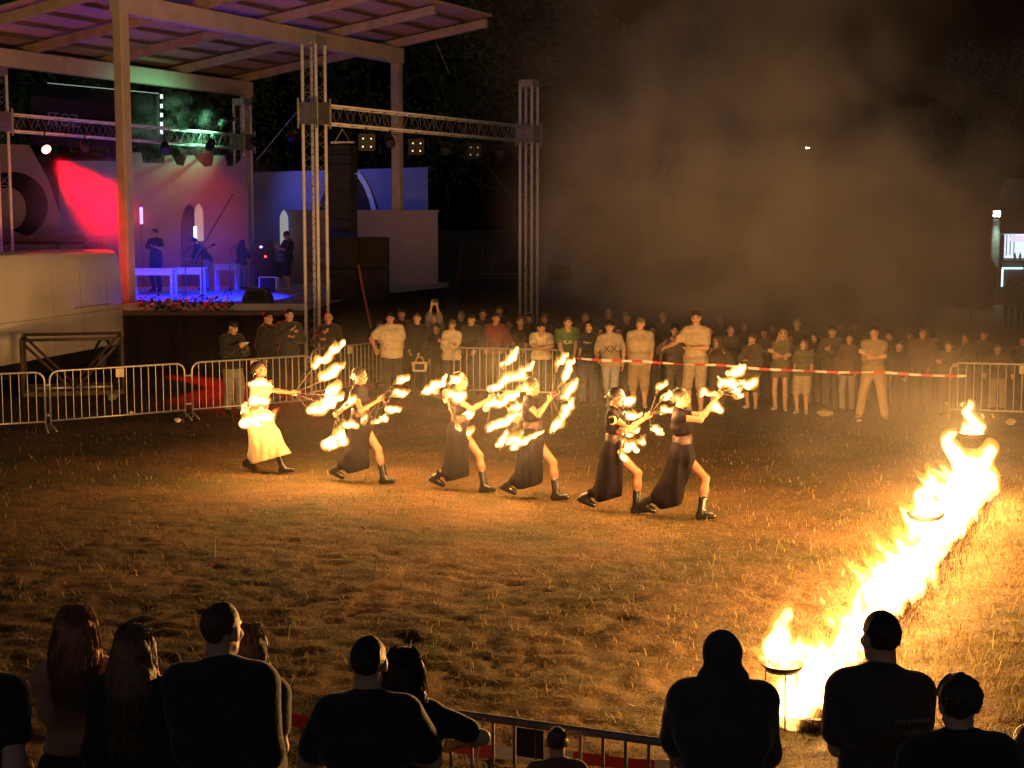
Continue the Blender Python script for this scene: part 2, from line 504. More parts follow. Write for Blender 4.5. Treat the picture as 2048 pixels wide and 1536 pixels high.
F0, F1 = Vector((-9.6, 37.4, 0)), Vector((-3.72, 49.0, 0))
e1 = (F1 - F0).normalized(); e2 = Vector((-e1.y, e1.x, 0)); Lb = (F1 - F0).length
SL, ZB, ZT = 0.1376, 8.68, 9.16
def cp(a, d, z=0.0): return F0 + e1 * a + e2 * d + Vector((0, 0, z))
def roofz(d): return ZT - SL * d
can = thing('stage_canopy', 'open timber stage roof on tall square posts', 'stage roof', F0)
for a, d in ((0, 0), (Lb, 0), (0, 6), (Lb, 6)):
    m = MB(); p = cp(a, d); zt = (roofz(d) - 0.48)
    o_ = 0.155; c_ = 0.04
    poly = [(-o_ + c_, -o_), (o_ - c_, -o_), (o_, -o_ + c_), (o_, o_ - c_), (o_ - c_, o_), (-o_ + c_, o_), (-o_, o_ - c_), (-o_, -o_ + c_)]
    A = math.atan2(e1.y, e1.x)
    poly = [(p.x + q[0] * math.cos(A) - q[1] * math.sin(A), p.y + q[0] * math.sin(A) + q[1] * math.cos(A)) for q in poly]
    m.prism(poly, 1.6 if d == 0 else 1.6, zt); m.build('post', M_post, can, True)
for d in (0, 6):
    m = MB(); z = roofz(d) - 0.24
    m.beam(cp(-0.22, d, z), cp(Lb + 0.22, d, z), 0.30, 0.478)
    for q in (0.3, 0.72):
        m.beam(cp(Lb * q, d - 0.155, z), cp(Lb * q + 0.03, d - 0.155, z), 0.02, 0.47)
        m.beam(cp(Lb * q + 0.35, d - 0.155, z), cp(Lb * q + 0.38, d - 0.155, z), 0.02, 0.47)
    m.build('main_beam', M_beam, can, True)
for i in range(5):
    m = MB(); a = Lb * i / 4
    m.beam(cp(a, -3.3, roofz(-3.3) + 0.14), cp(a, 7.6, roofz(7.6) + 0.14), 0.15, 0.26); m.build('joist', M_joist, can, True)
for i in range(4):
    for j in range(9):
        d = -2.6 + j * 1.18
        m = MB(); m.beam(cp(Lb * i / 4 + 0.1, d, roofz(d) + 0.30), cp(Lb * (i + 1) / 4 - 0.1, d, roofz(d) + 0.30), 0.16, 0.06)
        m.build('purlin', M_purlin, can, True)
m = MB(); zz = 0.365
vs = [cp(-0.25, -3.35, roofz(-3.35) + zz), cp(Lb + 0.25, -3.35, roofz(-3.35) + zz), cp(Lb + 0.25, 7.7, roofz(7.7) + zz), cp(-0.25, 7.7, roofz(7.7) + zz)]
m.add(vs + [v + Vector((0, 0, 0.06)) for v in vs], [(3, 2, 1, 0), (4, 5, 6, 7), (0, 1, 5, 4), (1, 2, 6, 5), (2, 3, 7, 6), (3, 0, 4, 7)])
m.build('roof', M_deckwood, can, True)

# ------------------------------------------------------------------ stage deck
dk = [(-9.95, 36.6), (-5.05, 36.6), (-4.5, 43.5), (-2.1, 49.8), (-9.0, 55.0), (-15.6, 42.5)]
st = thing('stage_deck', 'raised wooden stage deck with dark skirt below', 'stage', (-9.95, 36.6, 0))
m = MB(); m.prism(dk, 1.44, 1.6)
M_deck = mat('stage_floor', (0.48, 0.46, 0.46), 0.6, var=0.15, scale=3, bump=0.1)
m.build('deck', M_deck, st, True)
m = MB(); c_ = Vector((-8.5, 45, 0)); m.prism([(c_.x + (p[0] - c_.x) * 0.985, c_.y + (p[1] - c_.y) * 0.985) for p in dk], 0.0, 1.438)
m.build('skirt', mat('skirt_cloth', (0.035, 0.028, 0.026), 0.95, var=0.3, scale=2, bump=0.4, bscale=5, stretch=(3, 3, 0.3)), st, True)
m = MB(); m.beam((-10.0, 36.5, 1.38), (-5.0, 36.5, 1.38), 0.17, 0.10); m.build('ledge', M_purlin, st, True)
m = MB()
for i in range(9):
    x = -9.6 + i * 0.52; m.beam((x, 36.65, 1.603), (x + 0.35, 45, 1.603), 0.02, 0.004)
m.build('floor_joint', M_black, st, True)

# ------------------------------------------------------------------ trusses
def truss_mb(A, B, w, bay, r=0.027, rb=0.008):
    A, B = Vector(A), Vector(B); d = (B - A); L = d.length; x = d.normalized()
    y = (Vector((0, 0, 1)).cross(x) if abs(x.z) < 0.9 else Vector((e1.x, e1.y, 0))).normalized(); z = x.cross(y)
    ch, br = MB(), MB(); nb = max(1, round(L / bay)); h = w / 2
    cs = [(-h, -h), (h, -h), (h, h), (-h, h)]
    for p, q in cs: ch.tube([A + y * p + z * q, B + y * p + z * q], r, 8)
    for i in range(nb):
        t0, t1 = L * i / nb, L * (i + 1) / nb; tm = (t0 + t1) / 2
        for k in range(4):
            p, q = cs[k], cs[(k + 1) % 4]
            a, c = A + x * t0 + y * p[0] + z * p[1], A + x * tm + y * q[0] + z * q[1]
            e = A + x * t1 + y * p[0] + z * p[1]
            br.tube([a, c], rb, 5, False); br.tube([c, e], rb, 5, False)
            if i % 4 == 0: br.tube([a, A + x * t0 + y * q[0] + z * q[1]], rb, 5, False)
    return ch, br
def truss(name, label, A, B, w=0.42, bay=0.55, group=None, cat='truss'):
    t = thing(name, label, cat, A, group=group)
    c, b = truss_mb(A, B, w, bay, .040 if name == 'truss_tower' else .026)
    c.build('chords', M_alu, t, True, True); b.build('braces', M_brace, t, True, True)
    return t
T1, T2, TL, TR = Vector((-4.66, 35.7, 0)), Vector((0.49, 44.1, 0)), Vector((-13.1, 38.5, 0)), Vector((-8.6, 48.3, 0))
ZT_ = 6.13
for p, h, lb in ((T1, 7.72, 'tall bright aluminium truss tower in front of the stage'), (T2, 7.5, 'aluminium truss tower standing alone right of the stage set'),
                 (TL, 7.3, 'truss tower at the frame edge above the vans'), (TR, 7.3, 'dim truss tower at the back by the castle wall')):
    t = truss('truss_tower', lb, p + Vector((0, 0, 0.05)), p + Vector((0, 0, h)), 0.38, 0.55, 'towers of the lighting rig')
    m = MB(); m.box(p + Vector((0, 0, 0.03)), (1.0, 1.0, 0.05)); m.build('base_plate', M_dark, t, True)
    A = Matrix.Rotation(math.atan2(e1.y, e1.x), 3, 'Z')
    m = MB()
    for sx in (-1, 1):
        m.box(p + A @ Vector((0, sx * 0.26, ZT_)), (0.56, 0.03, 0.5), A); m.box(p + A @ Vector((sx * 0.26, 0, ZT_)), (0.03, 0.49, 0.5), A)
    for sx in (-1, 1):
        for sy in (-1, 1): m.tube([p + A @ Vector((sx * 0.27, sy * 0.27, ZT_ - 0.35)), p + A @ Vector((sx * 0.27, sy * 0.27, ZT_ + 0.35))], 0.03, 8)
    m.build('sleeve_block', mat('sleeve_metal', (0.35, 0.34, 0.33), 0.5, 0.8), t, True)
    m = MB(); m.box(p + Vector((0, 0, h + 0.09)), (0.44, 0.44, 0.2), A); m.tube([p + A @ Vector((-0.25, 0, h + 0.05)), p + A @ Vector((0.25, 0, h + 0.05))], 0.09, 10)
    m.build('head_block', M_steel, t, True)
d12 = (T2 - T1).normalized(); dLR = (TR - TL).normalized()
zv = Vector((0, 0, ZT_))
truss('front_truss', 'horizontal truss carrying dark lamps between the two front towers', T1 + d12 * 0.3 + zv, T2 - d12 * 0.3 + zv)
truss('rear_truss', 'dim purple truss under the roof behind the square post', TL + dLR * 0.3 + zv, TR - dLR * 0.3 + zv)

# banner lettering behind the rear truss
bn = thing('banner', 'dark banner with grey capital letters behind the rear truss', 'banner', P(125, 245, 41.4))
m = MB(); c_ = bn.location
m.beam(c_ - dLR * 1.2 + Vector((0, 0, 0.0)), c_ + dLR * 2.2, 0.02, 1.3); m.build('cloth', M_black, bn, True)
ang = math.atan2(dLR.y, dLR.x)
Mx = Matrix.Rotation(ang, 4, 'Z') @ Matrix.Rotation(math.pi / 2, 4, 'X')
lettering('FFOZ', 0.52, Matrix.Translation(Vector((0, 0, 0.05)) + Vector((dLR.y, -dLR.x, 0)) * 0.03) @ Mx, mat('banner_grey', (0.30, 0.27, 0.30), 0.9), bn)

# ------------------------------------------------------------------ stage lamps
M_case = mat('lamp_case', (0.007, 0.007, 0.008), 0.45, 0.3)
def stage_lamp(label, p, aim, lens_mat, lens4=False, hang=0.0, group=None, tubs=0.13):
    t = thing('stage_lamp', label, 'stage lamp', p, group=group)
    d = (Vector(aim) - Vector(p)).normalized(); y = Vector((0, 0, 1)).cross(d).normalized(); z = d.cross(y)
    M = Matrix((d, y, z)).transposed(); p = Vector(p)
    m = MB()
    if lens4: m.box(p, (0.16, 0.42, 0.42), M, 0.02)
    else: m.tube([p - d * 0.28, p - d * 0.22, p - d * 0.05, p + d * 0.08], [tubs * 0.5, tubs * 0.85, tubs, tubs * 1.05], 16)
    m.build('case', M_case, t, True, not lens4)
    m = MB(); m.tube([p + y * 0.2, p + y * 0.22 + Vector((0, 0, 0.2)), p - y * 0.22 + Vector((0, 0, 0.2)), p - y * 0.2], 0.014, 6)
    m.tube([p + Vector((0, 0, 0.2)), p + Vector((0, 0, 0.2 + hang + 0.12))], 0.02, 6)
    m.build('yoke', M_case, t, True, True)
    if lens4:
        for sy in (-1, 1):
            for sz in (-1, 1):
                m = MB(); c = p + d * 0.083 + y * 0.10 * sy + z * 0.10 * sz
                m.tube([c, c + d * 0.012], 0.021, 12); m.build('lens', lens_mat, t, True)
    else:
        m = MB(); m.tube([p + d * 0.085, p + d * 0.10], [tubs * 0.93, tubs * 0.8], 16); m.build('lens', lens_mat, t, True)
    return t, d
RED = P(90, 296, 39.7)
t, d = stage_lamp('small stage lamp shining a strong red beam', RED, (-5.6, 32.6, 0.3), emit('red_lens', (1.0, 0.10, 0.06), 30), hang=0.2)
lamp('red_beam', 'SPOT', RED + d * 0.16, 7500, (1.0, 0.0, 0.004), t, 0.06, (-5.6, 32.6, 0.3), 31, 0.9)
BLUE = T1 + zv + Vector((-0.55, 0.15, -0.5))
t, d = stage_lamp('stage lamp on the tall tower washing the deck blue', BLUE, (-8.8, 42.0, 1.6), emit('blue_lens', (0.06, 0.08, 1.0), 3), hang=0.1)
lamp('blue_wash', 'SPOT', BLUE + d * 0.16, 5000, (0.012, 0.022, 1.0), t, 0.08, (-8.3, 40.2, 1.4), 42, 0.3)
WB = P(420, 292, 43.5)
t, d = stage_lamp('lamp under the rear truss glowing red on the castle wall', WB, (-11.0, 48.0, 2.6), emit('dull_red_lens', (1.0, 0.03, 0.03), .3))
lamp('red_wall_wash', 'SPOT', WB + d * 0.16, 125, (1.0, 0.02, 0.03), t, 0.1, (-10.8, 47.5, 2.6), 80, 0.8)
WP = P(250, 290, 40.9)
t, d = stage_lamp('lamp under the rear truss washing the backdrop blue', WP, (-12.6, 46.0, 3.0), emit('violet_lens', (0.15, 0.1, 1.0), .3))
lamp('blue_wall_wash', 'SPOT', WP + d * 0.16, 20, (0.06, 0.07, 1.0), t, 0.1, (-12.8, 46.0, 3.2), 75, 0.8)
WV = P(516, 288, 48.1)
t, d = stage_lamp('lamp by the back tower washing the arch panel violet', WV, (-5.5, 52, 4.0), emit('pale_violet_lens', (0.3, 0.25, 1.0), .2))
lamp('violet_wash', 'SPOT', WV + d * 0.16, 230, (0.2, 0.22, 1.0), t, 0.1, (-5.5, 52, 4.0), 80, 0.8)
WG = P(455, 240, 45.6)
t, d = stage_lamp('lamp above the castle wall throwing green light on smoke', WG, (-10.2, 47, 6.4), emit('green_lens', (0.2, 1.0, 0.5), .3), tubs=0.1)
lamp('green_wash', 'SPOT', WG + d * 0.12, 260, (0.25, 1.0, 0.45), t, 0.1, (-10.4, 46.6, 6.2), 110, 0.9)
BL = emit('blinder_glint', (1.0, 0.9, 0.75), 0.4); BLd = emit('faint_blinder_glint', (1.0, 0.9, 0.75), 0.07)  # faint glow stands in for light caught on the unlit lenses
for (px, py, Y, mm, lb) in ((733, 284, 37.4, BL, 'four-lens lamp nearest the tall tower on the front truss'), (832, 293, 39.5, BL, 'four-lens lamp right of the concrete post on the front truss'),
                        (947, 301, 41.9, BLd, 'faint four-lens lamp toward the far end of the front truss')):
    stage_lamp(lb, P(px, py, Y), P(px, py, Y) + Vector((0.25, -1, -0.25)), mm, True, 0.15, 'blinders under the front truss')
for (px, py, Y, lb) in ((780, 285, 38.5, 'unlit lamp hanging between two four-lens lamps'), (890, 300, 40.7, 'unlit lamp hanging under the middle of the front truss'), (1000, 305, 43.0, 'unlit lamp hanging by the far tower'),
                    (170, 293, 39.9, 'unlit lamp beside the red lamp'), (330, 298, 42.6, 'unlit lamp under the rear truss beyond the square post')):
    stage_lamp(lb, P(px, py, Y), P(px, py, Y) + Vector((0.3, -1, -0.8)), mat('dead_lens', (0.05, 0.05, 0.05), 0.1), hang=0.12)

# hanging speaker column
la = thing('speaker_column', 'black hanging column of loudspeakers left of the blue panel', 'loudspeaker', P(685, 285, 38.2))
top = la.location.copy()
for i in range(9):
    m = MB(); w = 0.62; zc = top.z - 0.18 - i * 0.24
    off = -0.02 * max(0, i - 3) ** 1.6 * 0.35
    A = Matrix.Rotation(-0.35, 3, 'Z') @ Matrix.Rotation(-0.05 * max(0, i - 2), 3, 'X')
    m.box((top.x + off * 0.2, top.y + off, zc), (w, 0.45, 0.228), A, 0.015); m.build('cabinet', M_dark, la, True)
m = MB(); m.beam(top + Vector((-0.3, 0, 0)), top + Vector((0.3, 0, 0)), 0.06, 0.05)
m.tube([top + Vector((-0.2, 0, 0)), Vector((top.x, top.y, ZT_ - 0.2))], 0.012, 6); m.tube([top + Vector((0.2, 0, 0)), Vector((top.x, top.y, ZT_ - 0.2))], 0.012, 6)
m.build('hanging_frame', M_steel, la, True)

# ------------------------------------------------------------------ castle set pieces
M_wall = mat('painted_set', (0.26, 0.20, 0.18), 0.9, var=0.1, scale=1.5, bump=0.1)
M_bluep = mat('blue_set', (0.16, 0.19, 0.32), 0.9, var=0.06, scale=1.5)
M_beige = mat('beige_set', (0.32, 0.26, 0.22), 0.9, var=0.1, scale=2)
ex, ez = Vector((1, 0.12, 0)).normalized(), Vector((0, 0, 1))
def at(px, py, Y): return P(px, py, Y)
cw = thing('castle_wall', 'reddish painted castle wall with scalloped top and arched doorway', 'stage set', at(270, 480, 47))
m = MB(); o = Vector((at(270, 400, 47).x, 46.4, 1.6)); Wd = at(500, 400, 47).x - at(270, 400, 47).x
top_z = at(300, 312, 47).z - 1.6
poly = [(0, 0), (Wd, 0)]
notch = [(0.96, 0.0), (0.93, -0.12), (0.88, -0.2), (0.83, -0.2), (0.81, 0.0), (0.72, 0.0), (0.70, -0.2), (0.64, -0.22), (0.58, -0.1), (0.55, 0.0), (0.49, 0.0), (0.46, -0.2), (0.40, -0.18), (0.36, 0.0), (0.33, 0.0), (0.30, -0.02), (0.30, -0.15), (0.12, -0.15), (0.10, 0.05), (0.04, 0.05), (0.0, -0.1)]
poly = [(0, 0), (Wd * 0.42, 0), (Wd * 0.42, 1.6)]
for i in range(9):
    a = math.pi - math.pi * i / 8; poly.append((Wd * 0.5 + Wd * 0.08 * math.cos(a), 1.6 + 0.95 * math.sin(a)))
poly += [(Wd * 0.58, 0), (Wd, 0), (Wd, top_z)] + [(Wd * a, top_z + b * 1.6) for a, b in notch]
m.slab(poly, o, ex, ez, 0.12); m.build('wall', M_wall, cw, True)
m = MB(); m.slab([(Wd * 0.4, 0), (Wd * 0.62, 0), (Wd * 0.62, 2.9), (Wd * 0.4, 2.9)], o + Vector((0, 0.5, 0)), ex, ez, 0.05); m.build('niche', mat('set_dark', (0.12, 0.07, 0.06), 0.9), cw, True)
def lancet(w, h, k=6):
    pts = [(-w / 2, 0), (w / 2, 0), (w / 2, h - w)]
    for i in range(1, k): t = i / k; pts.append((w / 2 * (1 - t ** 1.6), h - w + w * t))
    pts.append((0, h))
    for i in range(k - 1, 0, -1): t = i / k; pts.append((-w / 2 * (1 - t ** 1.6), h - w + w * t))
    return pts + [(-w / 2, h - w)]
M_win = mat('lancet_white', (0.75, 0.72, 0.68), 0.8); 
m = MB(); m.slab(lancet(0.26, 1.15), at(399, 482, 46.2), ex, ez, 0.05); m.build('window', emit('backlit_window', (0.40, 0.28, 0.24), 0.3), cw, True)  # glow of the material stands in for light from behind
bw = thing('blue_backdrop', 'blue lit backdrop panel right behind the vans', 'stage set', at(185, 480, 46))
m = MB(); a0, a1 = at(122, 480, 46), at(262, 480, 46)
m.slab([(0, -1.2), (a1.x - a0.x, -1.2), (a1.x - a0.x, 2.4), (0, 2.4)], a0, ex, ez, 0.1); m.build('panel', M_bluep, bw, True)
sw = thing('swirl_panel', 'pale panel with a big black curl above the dark vehicle', 'stage set', at(50, 460, 43))
m = MB(); a0, a1 = at(-40, 470, 43), at(130, 470, 43); wd = a1.x - a0.x
m.slab([(0, -1), (wd, -1), (wd * 0.92, 0.6), (wd * 0.80, 1.6), (wd * 0.60, 2.55), (0, 2.6)], a0, ex, ez, 0.1); m.build('panel', M_beige, sw, True)
m = MB(); cx_, cz_ = wd * 0.40, 0.85
outer = [(cx_ + wd * 0.40 * math.cos(t), cz_ + 0.95 * math.sin(t)) for t in np.linspace(-1.2, 2.9, 18)]
inner = [(cx_ - 0.1 + wd * 0.19 * math.cos(t), cz_ - 0.10 + 0.60 * math.sin(t)) for t in np.linspace(2.7, -1.5, 18)]
m.slab(outer + inner, a0 - Vector((0, 0.06, 0)), ex, ez, 0.05); m.build('curl', M_black, sw, True)
ap = thing('arch_panel', 'tall blue panel with a dark arch edged in grey', 'stage set', at(680, 430, 52))
a0, a1 = at(503, 430, 52), at(856, 430, 52); wd = a1.x - a0.x
m = MB(); m.slab([(0, -1.6), (wd, -1.6), (wd, at(800, 333, 52).z - a0.z), (0, at(800, 345, 52).z - a0.z)], a0, ex, ez, 0.1); m.build('panel', M_bluep, ap, True)
m = MB(); cxx = (at(690, 430, 52).x - a0.x); R_ = 0.95
arc = [(cxx + 1.05 * math.cos(t), -1.2 + 2.75 * math.sin(t)) for t in np.linspace(0.0, math.pi, 24)]
m.slab(arc, a0 - Vector((0, 0.10, 0)), ex, ez, 0.06); m.build('arch_opening', mat('set_black', (0.03, 0.018, 0.016), 0.9), ap, True)
m = MB(); arc2 = [(cxx + 1.22 * math.cos(t), -1.2 + 2.95 * math.sin(t)) for t in np.linspace(0.0, 1.35, 16)]; arc1 = [(cxx + 1.05 * math.cos(t), -1.2 + 2.75 * math.sin(t)) for t in np.linspace(1.35, 0.0, 16)]
m.slab(arc2 + arc1, a0 - Vector((0, 0.14, 0)), ex, ez, 0.05); m.build('arch_trim', mat('arch_grey', (0.45, 0.55, 0.55), 0.8), ap, True)
for (x0, x1, y0, Y, lb, mm) in ((582, 652, 424, 49.4, 'brown plain castle block behind the tall tower', M_beige), (715, 874, 424, 49.0, 'wide grey castle block below the blue panel', mat('grey_set', (0.36, 0.31, 0.33), 0.9, var=0.08))):
    m = MB(); a0, a1 = at(x0, 500, Y), at(x1, 500, Y); zt = at(x0, y0, Y).z
    cb = thing('castle_block', lb, 'stage set', (a0.x, Y, 1.6))
    m.slab([(0, 0), (a1.x - a0.x, 0), (a1.x - a0.x, zt - 1.6), (0, zt - 1.6)], (a0.x, Y, 1.6), ex, ez, 0.5); m.build('block', mm, cb, True)
    m = MB(); m.slab([(-0.04, zt - 1.6), (a1.x - a0.x + 0.04, zt - 1.6), (a1.x - a0.x + 0.04, zt - 1.54), (-0.04, zt - 1.54)], (a0.x, Y - 0.04, 1.6), ex, ez, 0.58); m.build('cap', mm, cb, True)
lw = thing('lancet_window', 'white pointed set piece beside the man looking at his phone', 'stage set', at(569, 500, 48.6))
m = MB(); m.slab(lancet(0.27, 1.25), at(569, 497, 48.6), ex, ez, 0.08); m.build('panel', emit('backlit_panel', (0.45, 0.5, 0.45), 0.25), lw, True)  # backlight is put into the panel as a weak glow
for px, py, hh, cc, lb in ((391, 486, 0.5, (0.55, 0.95, 1.0), 'short glowing white-cyan tube lamp by the castle doorway'), (283, 448, 0.5, (0.35, 0.25, 1.0), 'short violet tube lamp behind the square post')):
    p = at(px, py, 45.6); t = thing('tube_lamp', lb, 'lamp', p)
    m = MB(); m.tube([p, p + Vector((0, 0, hh))], 0.045, 10); m.build('tube', emit(lb, cc, 1.6), t, True, True)
    m = MB(); m.tube([Vector((p.x, p.y, 1.6)), p], 0.015, 6); m.build('stand', M_dark, t, True)
ls = thing('light_strip', 'vertical row of four white light squares by the roof beam', 'lamp', at(324, 195, 46))
for py in (193, 212, 230, 248, 264):
    m = MB(); c = at(323, py, 46); m.box(c, (0.07, 0.05, 0.12)); m.build('light_square', emit('white_led', (0.8, 0.92, 1.0), .5), ls, True)
m = MB(); m.tube([at(95, 166, 46), at(318, 187, 46)], 0.012, 6); m.build('light_line', emit('thin_led', (0.6, 0.75, 0.65), 0.16), ls, True)
m = MB(); m.beam(at(312, 187, 46.2), at(312, 275, 46.2), 0.1, 0.3, up=(0, 1, 0)); m.build('backing', M_black, ls, True)
m = MB(); a0 = at(60, 172, 46.6); a1 = at(318, 190, 46.6); dr = thing('dark_drape', 'black drape hung between roof and rear truss', 'drape', a0)
m.add([a0, a1, a1 - Vector((0, 0, 1.6)), a0 - Vector((0, 0, 1.6)), a0 + Vector((0, .05, 0)), a1 + Vector((0, .05, 0)), a1 - Vector((0, -.05, 1.6)), a0 - Vector((0, -.05, 1.6))], [(0, 1, 2, 3), (7, 6, 5, 4), (0, 4, 5, 1), (1, 5, 6, 2), (2, 6, 7, 3), (3, 7, 4, 0)])
m.build('cloth', M_black, dr, True)

# ------------------------------------------------------------------ things on the stage
M_tab = mat('white_table', (0.55, 0.55, 0.58), 0.5, var=0.08)
def table(px, py, L, label, s=74, dpt=0.7, h=0.74, rz=0.0):
    g = D(px, py, s); g.z = 1.602
    t = thing('table', label, 'table', g, rz, 'tables on the stage')
    m = MB(); m.box((0, 0, h - 0.03), (L, dpt, 0.045), None, 0.008); m.build('top', M_tab, t)
    m = MB(); m.box((0, -dpt / 2 + 0.05, h - 0.12), (L - 0.12, 0.025, 0.13)); m.box((0, dpt / 2 - 0.05, h - 0.12), (L - 0.12, 0.025, 0.13)); m.build('apron', M_tab, t)
    for sx in (-1, 1):
        for sy in (-1, 1):
            m = MB(); m.box((sx * (L / 2 - 0.08), sy * (dpt / 2 - 0.08), (h - 0.055) / 2), (0.06, 0.06, h - 0.055)); m.build('leg', M_tab, t)
    return t
table(308, 586, 1.25, 'blue lit table nearest the square post', 73)
table(378, 584, 0.95, 'small blue lit table beside the bending man', 72, 0.6)
table(455, 580, 0.75, 'narrow blue lit table behind the mic stands', 68, 0.6, 0.78)
fc = thing('flight_case', 'open crate standing at the feet of the man with a phone', 'crate', D(536, 579, 70))
fc.location.z = 1.6; p = fc.location
m = MB(); m.box(p + Vector((0, 0.15, 0.21)), (0.46, 0.34, 0.42), None, 0.02); m.build('body', M_dark, fc, True)
m = MB()
for sx in (-1, 1):
    for sy in (-0.03, 0.33): m.tube([p + Vector((sx * 0.24, sy, 0)), p + Vector((sx * 0.24, sy, 0.43))], 0.016, 6)
m.tube([p + Vector((-0.24, -0.03, 0.43)), p + Vector((0.24, -0.03, 0.43))], 0.016, 6); m.build('edging', M_alu, fc, True)
mw = thing('monitor_wedge', 'black monitor wedge at the front of the deck', 'loudspeaker', D(513, 603, 81)); mw.location.z = 1.6; p = mw.location
m = MB(); m.slab([(-0.36, 0), (0.36, 0), (0.36, 0.12), (0.24, 0.36), (-0.24, 0.36), (-0.36, 0.12)], p, (1, 0, 0), (0, 0, 1), -0.42); m.build('cabinet', M_dark, mw, True)
m = MB(); m.slab([(-0.22, 0.06), (0.22, 0.06), (0.18, 0.3), (-0.18, 0.3)], p - Vector((0, 0.012, 0)), (1, 0, 0), (0, 0, 1), -0.01); m.build('grille', M_black, mw, True)
for px, py, Y, lb in ((372, 592, 38.2, 'microphone stand in front of the small blue table'), (405, 607, 36.9, 'tall microphone stand at the deck edge'), (462, 588, 41, 'microphone stand behind the wedge')):
    p = P(px, py, Y); p.z = 1.6; t = thing('microphone_stand', lb, 'microphone stand', p, 0, 'microphone stands on the stage')
    m = MB(); m.tube([p, p + Vector((0, 0, 1.25))], 0.014, 8); m.build('pole', M_dark, t, True)
    for k in range(3):
        m = MB(); a = 2.1 * k + 0.4; m.tube([p + Vector((0, 0, 0.22)), p + Vector((0.3 * math.cos(a), 0.3 * math.sin(a), 0.012))], 0.01, 6); m.build('leg', M_dark, t, True)
    m = MB(); m.tube([p + Vector((0, 0, 1.25)), p + Vector((0.28, -0.1, 1.42))], 0.01, 6); m.tube([p + Vector((0.28, -0.1, 1.42)), p + Vector((0.36, -0.13, 1.45))], 0.024, 8); m.build('microphone', M_dark, t, True, True)
t = thing('boom_pole', 'long thin pole leaning over the tables', 'pole', P(386, 524, 41)); m = MB(); m.tube([P(386, 524, 41), P(466, 388, 43)], 0.018, 6); m.build('pole', M_rust, t, True)
t = thing('guy_strap', 'long strap running down from the truss to the ground', 'strap', P(704, 482, 39)); m = MB(); m.tube([P(706, 470, 39.5), P(722, 560, 38), P(742, 655, 36.5)], 0.03, 6); m.build('webbing', mat('redlit_strap', (0.45, 0.14, 0.08), 0.8), t, True)  # red light falling on the strap is put into its colour
t = thing('guy_wire', 'thin wire slanting from the tall tower toward the back tower', 'wire', P(630, 185, 36)); m = MB(); m.tube([P(630, 180, 36), P(512, 322, 45)], 0.012, 5); m.build('strand', M_steel, t, True)
t = thing('guy_wire', 'thin wire slanting down from the roof corner', 'wire', P(872, 85, 48)); m = MB(); m.tube([P(872, 85, 48), P(900, 150, 48.5)], 0.014, 5); m.build('strand', M_steel, t, True)
rk = thing('equipment_rack', 'dark equipment rack with a tiny blue light and a red one', 'rack', P(526, 520, 47)); rk.location.z = 1.6; p = rk.location
m = MB(); m.box(p + Vector((0, 0.3, 0.7)), (0.6, 0.5, 1.4), None, 0.02); m.build('cabinet', M_dark, rk, True)
for px, py, cc in ((522, 494, (0.5, 0.7, 1.0)), (531, 513, (1.0, 0.08, 0.06))):
    q = P(px, py, p.y + 0.035); m = MB(); m.box(q, (0.075, 0.02, 0.06), None, 0.008); m.build('indicator', emit('led%d' % px, cc, 1.5), rk, True)
# flower arrangements on the front ledge
M_leaf = mat('dark_leaf', (0.03, 0.05, 0.02), 0.8); M_flow = mat('pale_petals', (0.60, 0.42, 0.38), 0.7); M_flow2 = mat('red_petals', (0.5, 0.08, 0.06), 0.7)
for i, (px, lb) in enumerate(((300, 'dark leafy flower bunch on the ledge by the square post'), (335, 'flower bunch second from the square post on the ledge'), (372, 'flower bunch with pale petals below the small table'), (412, 'pale flower bunch below the tall microphone stand'), (445, 'last flower bunch along the stage ledge'))):
    p = P(px, 616, 36.42); p.z = 1.6; t = thing('flower_bunch', lb, 'flowers', p, 0, 'flower bunches along the stage ledge')
    r = random.Random(i); m = MB(); q = MB(); q2 = MB()
    for k in range(60):
        c = p + Vector((r.uniform(-.24, .24), r.uniform(-.08, .08), r.uniform(-.14, .14 if i else .22)))
        a, b_ = Vector((r.uniform(-1, 1), r.uniform(-1, 1), r.uniform(-1, 1))) * 0.07, Vector((r.uniform(-1, 1), r.uniform(-1, 1), r.uniform(-1, 1))) * 0.05
        m.add([c, c + a, c + a + b_, c + b_], [(0, 1, 2, 3)])
    for k in range(4 + i):
        c = p + Vector((r.uniform(-.2, .2), -0.1 + r.uniform(-.05, .03), r.uniform(-.12, .12)))
        (q if k % 2 else q2).lathe([(0, -0.03), (0.05, 0.0), (0.06, 0.03), (0.03, 0.05), (0, 0.045)], c, 8)
    m.build('leaves', M_leaf, t, True); q.build('petals', M_flow, t, True, True); q2.build('blooms', M_flow2, t, True, True)

ss = thing('speaker_stack', 'dark stack of bass speakers under the hanging column', 'loudspeaker', D(716, 560, 78)); p = ss.location; p.z = 1.6
for i in range(2):
    for j in range(2):
        m = MB(); m.box((p.x - .35 + .74 * j, p.y + .4, 1.6 + .40 + .81 * i), (.72, .7, .79), None, .02); m.build('cabinet', M_black, ss, True)
        m = MB(); m.box((p.x - .35 + .74 * j, p.y + .03, 1.6 + .40 + .81 * i), (.62, .03, .68)); m.build('grille', M_black, ss, True)
